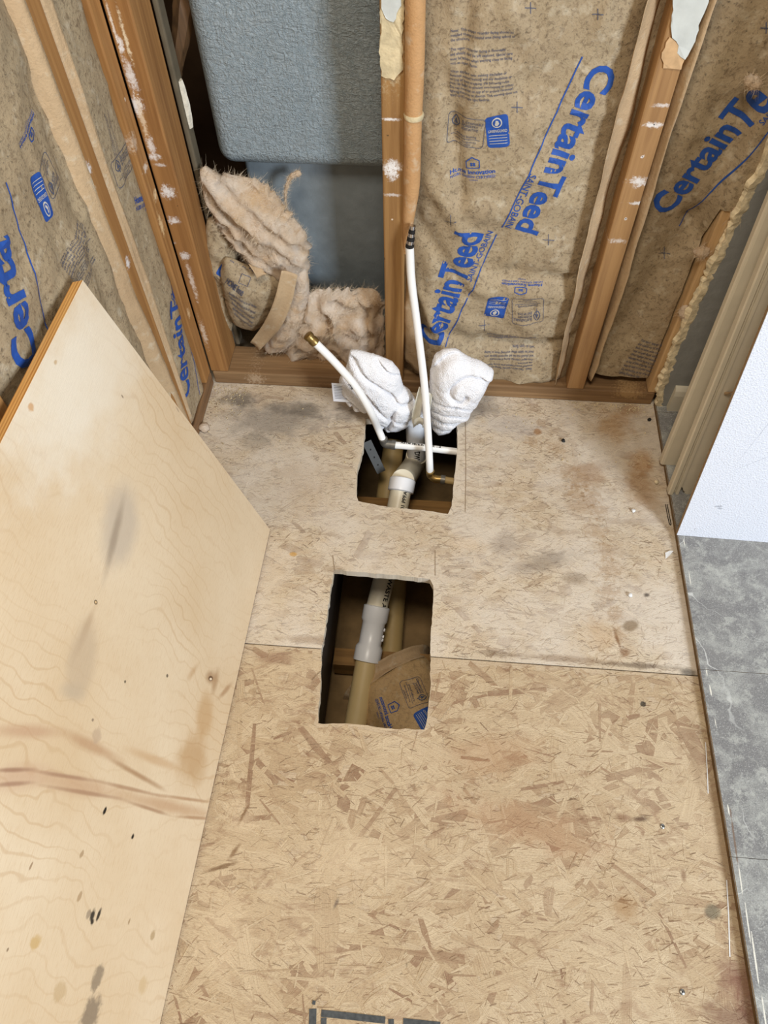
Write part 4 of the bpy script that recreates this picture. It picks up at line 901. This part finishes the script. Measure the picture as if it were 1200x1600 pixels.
loc_prism('board', [(0, .004), (.002, .001), (.006, 0), (.088, 0), (.088, .016), (.0, .016)], 0, 1.22, M_trim, c1)
c2 = lean('jamb_board', 'beige grooved jamb strip with a broken foot between casing and white panel', 'trim', (1044, 773), 9.35, BG2)
loc_prism('stop_bead', [(0, .003), (.002, 0), (.009, 0), (.011, .003), (.011, .017), (0, .017)], 0, 1.22, M_trim, c2)
loc_prism('groove', [(.011, .007), (.0155, .007), (.0155, .017), (.011, .017)], .001, 1.22, M_trim, c2)
loc_prism('groove_bead', [(.0155, .004), (.0165, .002), (.021, .002), (.022, .004), (.022, .017), (.0155, .017)], -.001, 1.22, M_trim, c2)
bm = bmesh.new(); lp = [(.022, 0), (.026, -.002), (.029, -.010), (.033, -.013), (.034, -.018), (.040, -.020), (.050, -.019), (.115, -.019), (.115, 1.22), (.022, 1.22)]
vv = [bm.verts.new((x, .005, z + .0195)) for x, z in lp]; bm.faces.new(vv); r = bmesh.ops.extrude_face_region(bm, geom=bm.faces[:]); bmesh.ops.translate(bm, vec=(0, .011, 0), verts=[g for g in r['geom'] if isinstance(g, bmesh.types.BMVert)])
fo_ = frommesh('flat_board', bm, M_trim); sub(fo_, c2)
for ch in c2.children: ch.location.z += .0
p_ = c3 = lean('white_panel', 'large white textured panel with brown edge leaning over the grey tiles', 'panel', (1057, 836), 12.57)
loc_prism('face', [(.0005, 0), (.75, 0), (.75, .0015), (.0005, .0015)], 0, 1.30, M_panel, c3)
loc_prism('core', [(0, .0016), (.75, .0016), (.75, .0085), (0, .0085)], .0002, 1.30, M_hard, c3)
# panel bottom edge follows the slight slant of the photo
c3.rotation_euler = (-math.radians(12.57), 0, math.radians(-1.5))
pd = sub(tube('nail_dimple', [(.034, -.0006, .020), (.034, .0006, .020)], [.0042, .0022], M_panel, None, 14), c3)
pd2 = sub(tube('splinter_tuft', [(.030, .004, .262), (.034, -.002, .268), (.041, -.003, .272)], [.003, .002, .0008], M_hard, None, 6), c2)

# ==================================================================== PIPES
def pipe_txt(string, path_pts, r, mat, parent, size, side, start=0.0, bold=.02, name='printed_code'):
    """wrap lettering along a pipe; side = direction (world) the print faces"""
    V, Fc, mx, mn = text_mesh(string, bold); a, b = Vector(path_pts[0]), Vector(path_pts[1]); t = (b - a).normalized(); n = (Vector(side) - t * Vector(side).dot(t)).normalized(); u = n.cross(t); vs_ = []
    for x, y in V:
        an = (y - .36) * size / r; vs_.append(a + t * (start + (x - mn) * size) + (n * math.cos(an) + u * math.sin(an)) * (r + .0005))
    return mk(name, vs_, Fc, mat, parent)
RP = .0242
wz = lambda px, py, z: FL(px, py, z)
riserT, riserB = Vector((-.043, 1.115, .03)), Vector((-.036, 1.118, -.055))
P0 = wz(645, 648, .0); P0 = Vector((P0.x, P0.y + .03, .02))
riserT = WL(648, 640, 1.125); riserB = WL(651, 712, 1.125)
dr = tag(empty('drain_pipe', riserB), 'cream plastic drain pipe descending under the subfloor between both openings', 'pipe')
elb = WL(646, 722, 1.118)
e2 = wz(629, 752, -.085); e3 = wz(600, 905, -.185); e4 = wz(589, 948, -.215); e5 = wz(574, 1027, -.265); e6 = wz(553, 1145, -.335)
ax_ = (e3 - e2).normalized()
tube('riser', [riserT, riserB], RP * .97, M_pvcW, dr, 28)
tube('riser_hub', [riserT + Vector((0, 0, .0)), riserT - Vector((0, 0, .028))], RP * 1.12, M_pvcW, dr, 28)
tube('elbow', catmull([riserB, elb + Vector((0, 0, -.012)), e2 - ax_ * .002], 8), RP * 1.10, M_pvc, dr, 28)
h0 = e2 - ax_ * .006
tube('elbow_hub', [h0, h0 + ax_ * .003, h0 + ax_ * .030, h0 + ax_ * .032], [RP * 1.12, RP * 1.24, RP * 1.24, RP * 1.10], M_pvcW, dr, 28)
tube('sloping_pipe', [e2, e3, e4], RP, M_pvc, dr, 28)
ax2 = (e5 - e4).normalized(); K = (e5 - e4).length
tube('coupling', [e4 - ax2 * .002, e4, e4 + ax2 * .030, e4 + ax2 * .036, e4 + ax2 * (K - .030), e4 + ax2 * (K - .022), e4 + ax2 * (K + .008), e4 + ax2 * (K + .010)], [RP * 1.06, RP * 1.22, RP * 1.22, RP * 1.06, RP * 1.04, RP * 1.26, RP * 1.26, RP * 1.05], M_pvcW, dr, 32)
tube('lower_pipe', [e5, e6], RP * 1.02, plain('pvc_amber', (214, 188, 136), .42, .06, 10, spec=.5), dr, 28)
e7 = e6 - (e6 - e5).normalized() * .012
tube('pipe_collar', [e7 - ax2 * .004, e7 + ax2 * .003], RP * 1.12, M_pvcT, dr, 24)
for i, (f_, s_) in enumerate(((.55, .004), (.42, .007), (.62, .005))):
    q = e4.lerp(e5, f_); sd = ax2.cross(Vector((0, 0, 1))).normalized() * (1 if i else -1) * RP * 1.08
    if sd.x < 0 and i: sd = -sd
    tube('molding_nub', [q + sd * .9, q + sd * 1.08], [.005 if i else .004, .0035], M_pvcW, dr, 8)
pipe_txt('WASTE A', [e3 - (e4 - e3).normalized() * .006, e4], RP, M_black, dr, .0160, (.60, -.3, .6), .0, .03)
pipe_txt('0202 10-01 PPFA', [e2 + ax_ * .125, e2], RP, M_black, dr, .0125, (.45, -.4, .7), .012, .03)
pipe_txt('DWV', [riserB + Vector((.0, 0, .045)), riserB], RP * .97, M_black, dr, .018, (.1, -1, .3), .0, .03)
# darker pipe running deeper, parallel
dp = tag(empty('vent_pipe', wz(597, 760, -.25)), 'tan plastic pipe lying deeper beside the cream drain', 'pipe')
tube('pipe', [wz(616, 690, -.16), wz(604, 775, -.22), wz(619, 905, -.29), wz(609, 1040, -.325)], .026, M_pvcT, dp, 24)

# ---- supply lines
RX = .0080
sl = tag(empty('supply_pipe', wz(597, 690, -.02)), 'short white supply line with a brass cap leaning left from the upper opening', 'pipe', 'white supply lines')
p0 = wz(599, 689, -.012)
pth = [p0, wz(590, 668, .02), WL(580, 645, 1.035), WL(557, 606, 1.036), WL(524, 567, 1.042), WL(490, 533, 1.046)]
cp = catmull(pth, 10); tube('line', cp, RX, M_pex, sl, 18)
tdir = (cp[-1] - cp[-4]).normalized(); k0 = cp[-1]
tube('brass_cap', [k0 - tdir * .006, k0 - tdir * .005, k0 + tdir * .004, k0 + tdir * .005, k0 + tdir * .010, k0 + tdir * .0105, k0 + tdir * .017, k0 + tdir * .018], [.0085, .0098, .0098, .0088, .0088, .0100, .0100, .0088], M_brass, sl, 20)
eb = wz(604, 694, -.02); ec = wz(612, 695, -.02)
tube('elbow', catmull([p0 + Vector((0, 0, .008)), p0 - Vector((-.002, 0, .006)), eb, ec], 6), .0094, M_crimp, sl, 16)
hx = [ec, wz(660, 699, -.02), wz(707, 705, -.02), wz(760, 711, -.02)]
tube('crossing_line', hx, RX, M_pex, sl, 18); tube('crimp_ring', [ec - Vector((.001, 0, 0)), ec + Vector((.009, -.001, 0))], .0105, M_crimp, sl, 18)
pipe_txt('ASTM F876/877 PEX 1/2', [hx[0] + Vector((.02, 0, 0)), hx[2]], RX, M_black, sl, .0090, (0, .3, 1), .0, .03)
pipe_txt('1/2', [WL(549, 597, 1.036), WL(560, 618, 1.036)], RX, M_black, sl, .012, (-.5, -.6, .3), .0, .05)
tl = tag(empty('supply_pipe', wz(668, 742, -.03)), 'tall white supply line rising from the upper opening to a striped tip', 'pipe', 'white supply lines')
q0 = wz(672, 741, -.045)
tp = catmull([q0, wz(671, 720, -.01), WL(669, 680, 1.03), WL(663, 600, 1.085), WL(652, 510, 1.125), WL(643, 440, 1.145), WL(640, 386, 1.152)], 10); tube('line', tp, RX, M_pex, tl, 18)
t2 = (tp[-1] - tp[-3]).normalized(); s0 = tp[-1]
tip_end = WL(645, 352, 1.158); td = (tip_end - s0)
for k in range(6): tube('striped_tip', [s0 + td * (k / 6), s0 + td * ((k + .92) / 6)], RX * (1.0 - .06 * k), M_black if k % 2 == 0 else M_chrome, tl, 16)
qe = wz(690, 749, -.05); tube('elbow', catmull([q0 + Vector((0, 0, .012)), q0 - Vector((-.002, 0, .004)), wz(680, 748, -.05), qe], 6), .0094, M_brass, tl, 16)
tube('crimp_ring', [qe - Vector((.002, 0, 0)), qe + Vector((.008, -.001, 0))], .0105, M_crimp, tl, 18); tube('branch_line', [qe, wz(730, 756, -.05), wz(790, 766, -.05)], RX, M_pvcT, tl, 18)
# metal strap hanging by the joist in the upper opening
st = tag(empty('hanger_strap', wz(577, 705, -.03)), 'grey metal hanger strap angled down inside the upper opening', 'strap')
a_, b_ = wz(573, 690, -.02), wz(596, 738, -.10); sd = Vector((.009, .006, 0))
mk('strap', [a_ - sd, a_ + sd, b_ + sd, b_ - sd, a_ - sd + Vector((0, .0015, -.001)), a_ + sd + Vector((0, .0015, -.001)), b_ + sd + Vector((0, .0015, -.001)), b_ - sd + Vector((0, .0015, -.001))], BOXF, plain('galvanised_strap', (84, 84, 82), .55, metal=.4), st)
for k in (.25, .5, .75): c = a_.lerp(b_, k); nn = Vector((0, -.8, .6)); tube('strap_hole', [c + nn * .0002, c + nn * .0008], .0022, M_black, st, 10)

# ==================================================================== TOWELS
def crease(ph, w=.22): return -math.exp(-(math.sin(ph / 2) / w) ** 2)
def fold_right(x, z, s, th):
    dx, dz = x - .012, z - .030; r_ = math.hypot(dx, dz); a = math.atan2(dz, dx); n_ = nz(x * 16, z * 16, 1)
    up = .016 * crease(a + r_ * 120 + 1.2 * n_, .36); low = .014 * crease((z + .35 * x + .5 * x * x / .05) * 200 + 1.6 * n_, .34)
    k = max(0, min(1, (-z + .012) * 40)); return up * (1 - k) + low * k + .004 * n_ + R.uniform(-.0007, .0007)
tr = tag(empty('towel', (.07, 1.1, .0)), 'white terry towel twisted into a bulb, to the right of the tall supply line', 'towel', 'white terry towels')
inflate('cloth', [(678, 556), (692, 547), (712, 546), (726, 556), (738, 562), (752, 566), (772, 580), (770, 590), (758, 608), (746, 628), (738, 636), (734, 648), (716, 656), (700, 672), (684, 676), (676, 668), (672, 640), (671, 610), (672, 580)], (714, 612), 1.108, .052, M_towel, tr, .002, 55, 11.0, 170, 56, fold_right, .7)
def fold_left(x, z, s, th):
    n_ = nz(x * 15, z * 15, 6); a = .015 * crease((x * .62 + z * .95 + .02 * math.sin(x * 30)) * 110 + 2.0 * n_ + 1.0, .34); b = .014 * crease((x * .9 - z * .3) * 140 + 2.2 * n_, .34)
    k = max(0, min(1, (-z - .008) * 40)); return a * (1 - .5 * k) + b * k + .004 * n_ + R.uniform(-.0007, .0007)
tlw = tag(empty('towel', (-.13, 1.1, .0)), 'white terry towel with a printed care tag, to the left of the tall supply line', 'towel', 'white terry towels')
inflate('cloth', [(547, 547), (562, 549), (590, 557), (612, 566), (624, 580), (630, 606), (642, 614), (652, 632), (650, 650), (640, 664), (618, 672), (594, 668), (586, 654), (572, 636), (560, 634), (545, 632), (532, 610), (530, 592), (540, 578)], (592, 614), 1.108, .046, M_towel, tlw, .002, 55, 21.0, 170, 56, fold_left, .7)
lo = [WL(530, 600, 1.098), WL(545, 600, 1.096), WL(558, 622, 1.09), WL(556, 634, 1.088), WL(540, 632, 1.09)]
# care tag
ta, tb, tcn, tdn = WL(518, 598.5, 1.095), WL(549, 601, 1.086), WL(551, 629, 1.082), WL(521, 627, 1.092); th_ = Vector((0, .0008, 0))
ctag = mk('care_tag', [tdn, tcn, tb, ta, tdn + th_, tcn + th_, tb + th_, ta + th_], BOXF, M_tag, tlw)
for k in range(9):
    f = .12 + .085 * k; a_ = ta.lerp(tdn, f); b_ = tb.lerp(tcn, f); u0, u1 = .10, .9 if k % 3 else .7; q1, q2 = a_.lerp(b_, u0), a_.lerp(b_, u1); dn = (tdn - ta).normalized() * .0011; o_ = Vector((0, -.0004, 0))
    mk('tag_print', [q1 + o_, q2 + o_, q2 + dn + o_, q1 + dn + o_], [(0, 1, 2, 3)], M_inkS, ctag)
# white cloth strip pinching both towels to the riser
stp = tag(empty('tape_strip', WL(655, 650, 1.09)), 'crumpled white tape knotted between both towels on top of the riser', 'tape')
M_tape = plain('crumpled_tape', (224, 220, 206), .7, .1, 60)
ribbon('strip', [WL(655, 604, 1.085), WL(648, 630, 1.078), WL(643, 650, 1.074), WL(646, 668, 1.072)], [WL(664, 618, 1.080), WL(659, 634, 1.072), WL(656, 652, 1.068), WL(653, 664, 1.066)], M_tape, stp, .004, 41, 18, .006)
ribbon('strip', [WL(664, 612, 1.085), WL(664, 640, 1.078), WL(660, 668, 1.072)], [WL(676, 618, 1.085), WL(672, 640, 1.076), WL(668, 672, 1.072)], M_tape, stp, .004, 44, 14, .005)
ribbon('strip', [WL(648, 655, 1.066), WL(656, 652, 1.064), WL(666, 656, 1.068)], [WL(646, 668, 1.066), WL(656, 662, 1.06), WL(664, 670, 1.066)], M_tape, stp, .003, 47, 10, .004)

# ==================================================================== BATT ROLL UNDER THE LOWER OPENING
rr_ = tag(empty('insulation_batt', wz(640, 1090, -.3)), 'rolled paper-faced batt lying below the lower floor opening', 'insulation', BG)
cen = wz(652, 1115, -.30); vs_, fs = [], []; NU, NV = 40, 30
a1 = Vector((.55, -.80, 0)).normalized(); a2 = Vector((.80, .55, 0)).normalized()
def dome(u, v):  # u along the roll, v around it
    an = math.pi * (v * 1.04 - .02); r_ = .105 + .006 * nz(u * 14, v * 9, 3); return cen + a1 * (u - .10) + a2 * (-math.cos(an) * r_) + Vector((0, 0, math.sin(an) * r_ * .95 - .06 + .006 * nz(u * 22, v * 12, 8)))
for j in range(NV + 1):
    for i in range(NU + 1): vs_.append(dome(.30 * i / NU, j / NV))
for j in range(NV):
    for i in range(NU): b = j * (NU + 1) + i; fs.append((b, b + 1, b + NU + 2, b + NU + 1))
ro = mk('kraft_facing', vs_, fs, kraft_mat('kraft_facing_roll', (196, 164, 118), .4), rr_, True); sd_ = ro.modifiers.new('thick', 'SOLIDIFY'); sd_.thickness = .003; sd_.offset = 1
rimI = [dome(0.0, k / 10) + Vector((0, 0, .004)) for k in range(11)]; rimO = [dome(-.03, k / 10) + (dome(-.03, k / 10) - (cen + a1 * -.13)) * .16 for k in range(11)]
ribbon('stapling_flange', rimI, rimO, M_kraftP, rr_, .004, 51, 60, .008)
def on_roll(u, v, off=.0055):
    p = dome(u, v); n = (dome(u, v + .01) - dome(u, v - .01)).cross(dome(u + .003, v) - dome(u - .003, v)).normalized()
    if n.z < 0: n = -n
    return p + n * off
class Roll(Batt):
    def P(s, u, v, off=0): return on_roll(u, v / .33, .0045 + off)
rb = Roll(rr_, (0, 0, 0), (1, 0, 0), (0, 0, 1), .30, .33, 0, 0, 0)
from mathutils.bvhtree import BVHTree
bvr = BVHTree.FromPolygons([Vector(v) for v in vs_], fs)
def ruv(px, py):
    hit = bvr.ray_cast(C0, ray(px, py).normalized())
    if hit[0] is None: return (.1, .16)
    f = fs[hit[2]]; j, i = divmod(f[0], NU + 1); return (.30 * (i + .5) / NU, .33 * (j + .5) / NV)
rb.uv = ruv; rb.face = ro
badge(rb, (664, 1150), (642, 1118), (690, 1126)); cert(rb, (638, 1112), (622, 1068), (668, 1096)); house(rb, (606, 1139), (585, 1098), (628, 1106))

# ==================================================================== SMALL THINGS ON THE FLOOR
pc = FL(1046, 866, .0018); o = mk('paint_chip', [(pc.x - .009, pc.y - .012, .0022), (pc.x - .001, pc.y - .004, .0032), (pc.x + .008, pc.y + .007, .0040), (pc.x + .002, pc.y + .008, .0028), (pc.x - .008, pc.y + .003, .0020), (pc.x - .001, pc.y + .0, .0012)], [(0, 1, 5), (1, 2, 5), (2, 3, 5), (3, 4, 5), (4, 0, 5), (4, 3, 2, 1, 0)], M_paint)
tag(o, 'white paint chip beside the tile edge below the white panel', 'paint chip')
hp = [FL(1040, 788, .0022), FL(1043, 805, .0022), FL(1046, 818, .0022), FL(1048.5, 819, .0022), FL(1046, 806, .0022), FL(1042.5, 788, .0022)]
tag(tube('hairpin', catmull(hp, 6), .0008, M_black, None, 6), 'thin black hairpin lying along the tile edge', 'hairpin')
def screw(px, py, par):
    p = FL(px, py, .001); o = empty('screw', p); place(o, par)
    c = tube('head', [p, p + Vector((0, 0, .0007))], [.0040, .0034], M_steel, None, 16); c.parent = o; c.matrix_parent_inverse = Matrix.Translation(-p); 
    s = tube('recess', [p + Vector((0, 0, .0006)), p + Vector((0, 0, .0009))], .0014, M_black, None, 4); s.parent = o; s.matrix_parent_inverse = Matrix.Translation(-p)
for px, py in ((1035, 1291), (1066, 1550)): screw(px, py, floor)
ch = [(880, 690, 'dark', 'small charcoal crumb on the dusty sheet in front of the golden stud'), (1014, 657, 'dark', 'small black crumb on the sheet near the torn drywall foot'), (989, 799, 'white', 'tiny white pebble on the sheet to the left of the hairpin'), (1025, 755, 'tan', 'small tan flake on the sheet beside the casing foot'), (984, 931, 'white', 'tiny white speck above the brown water stain'), (320, 672, 'tan', 'round tan wool ball on the floor at the side wall plate')]
for i, (px, py, c, lb) in enumerate(ch):
    s_ = .0045 if i < 5 else .013
    p = FL(px, py, 0.0); bm = bmesh.new(); bmesh.ops.create_icosphere(bm, subdivisions=2, radius=s_)
    for v in bm.verts: v.co *= 1 + .45 * nz(v.co.x * 300 / (s_ / .0045), v.co.y * 300 / (s_ / .0045), i * 3.3 + v.co.z * 300 / (s_ / .0045)); v.co.z *= .6; v.co += Vector((p.x, p.y, s_ * .62 + .0008))
    tag(frommesh('debris_crumb' if i < 5 else 'wool_ball', bm, {'dark': M_black, 'white': M_paint, 'tan': M_gyp if i < 5 else M_fluff}[c], None, True), lb, 'debris')
# sawdust and plaster crumbs along the plates: uncountable
vs_, fs = [], []; rr = random.Random(11)
def crumb(x, y, s):
    b = len(vs_)
    for k in range(4): a = k * 2.1 + rr.random(); vs_.append((x + math.cos(a) * s * rr.uniform(.5, 1), y + math.sin(a) * s * rr.uniform(.5, 1), .0012 + (s * .8 if k == 3 else 0)))
    fs.extend([(b, b + 1, b + 3), (b + 1, b + 2, b + 3), (b + 2, b, b + 3), (b, b + 2, b + 1)])
for i in range(520):
    if rr.random() < .35: x, y = rr.uniform(-.52, -.44), 1.175 - abs(rr.gauss(0, .05))
    elif rr.random() < .5: x, y = rr.uniform(.30, .50), 1.178 - abs(rr.gauss(0, .012))
    else: x, y = rr.uniform(-.5, .48), rr.uniform(.95, 1.175)
    if edU(x, y) and x > -.518 and y < 1.179: crumb(x, y, rr.uniform(.0008, .0028))
tag(mk('plaster_crumbs', vs_, fs, M_mud), 'pale plaster crumbs and sawdust scattered along the plates', 'debris', kind='stuff')
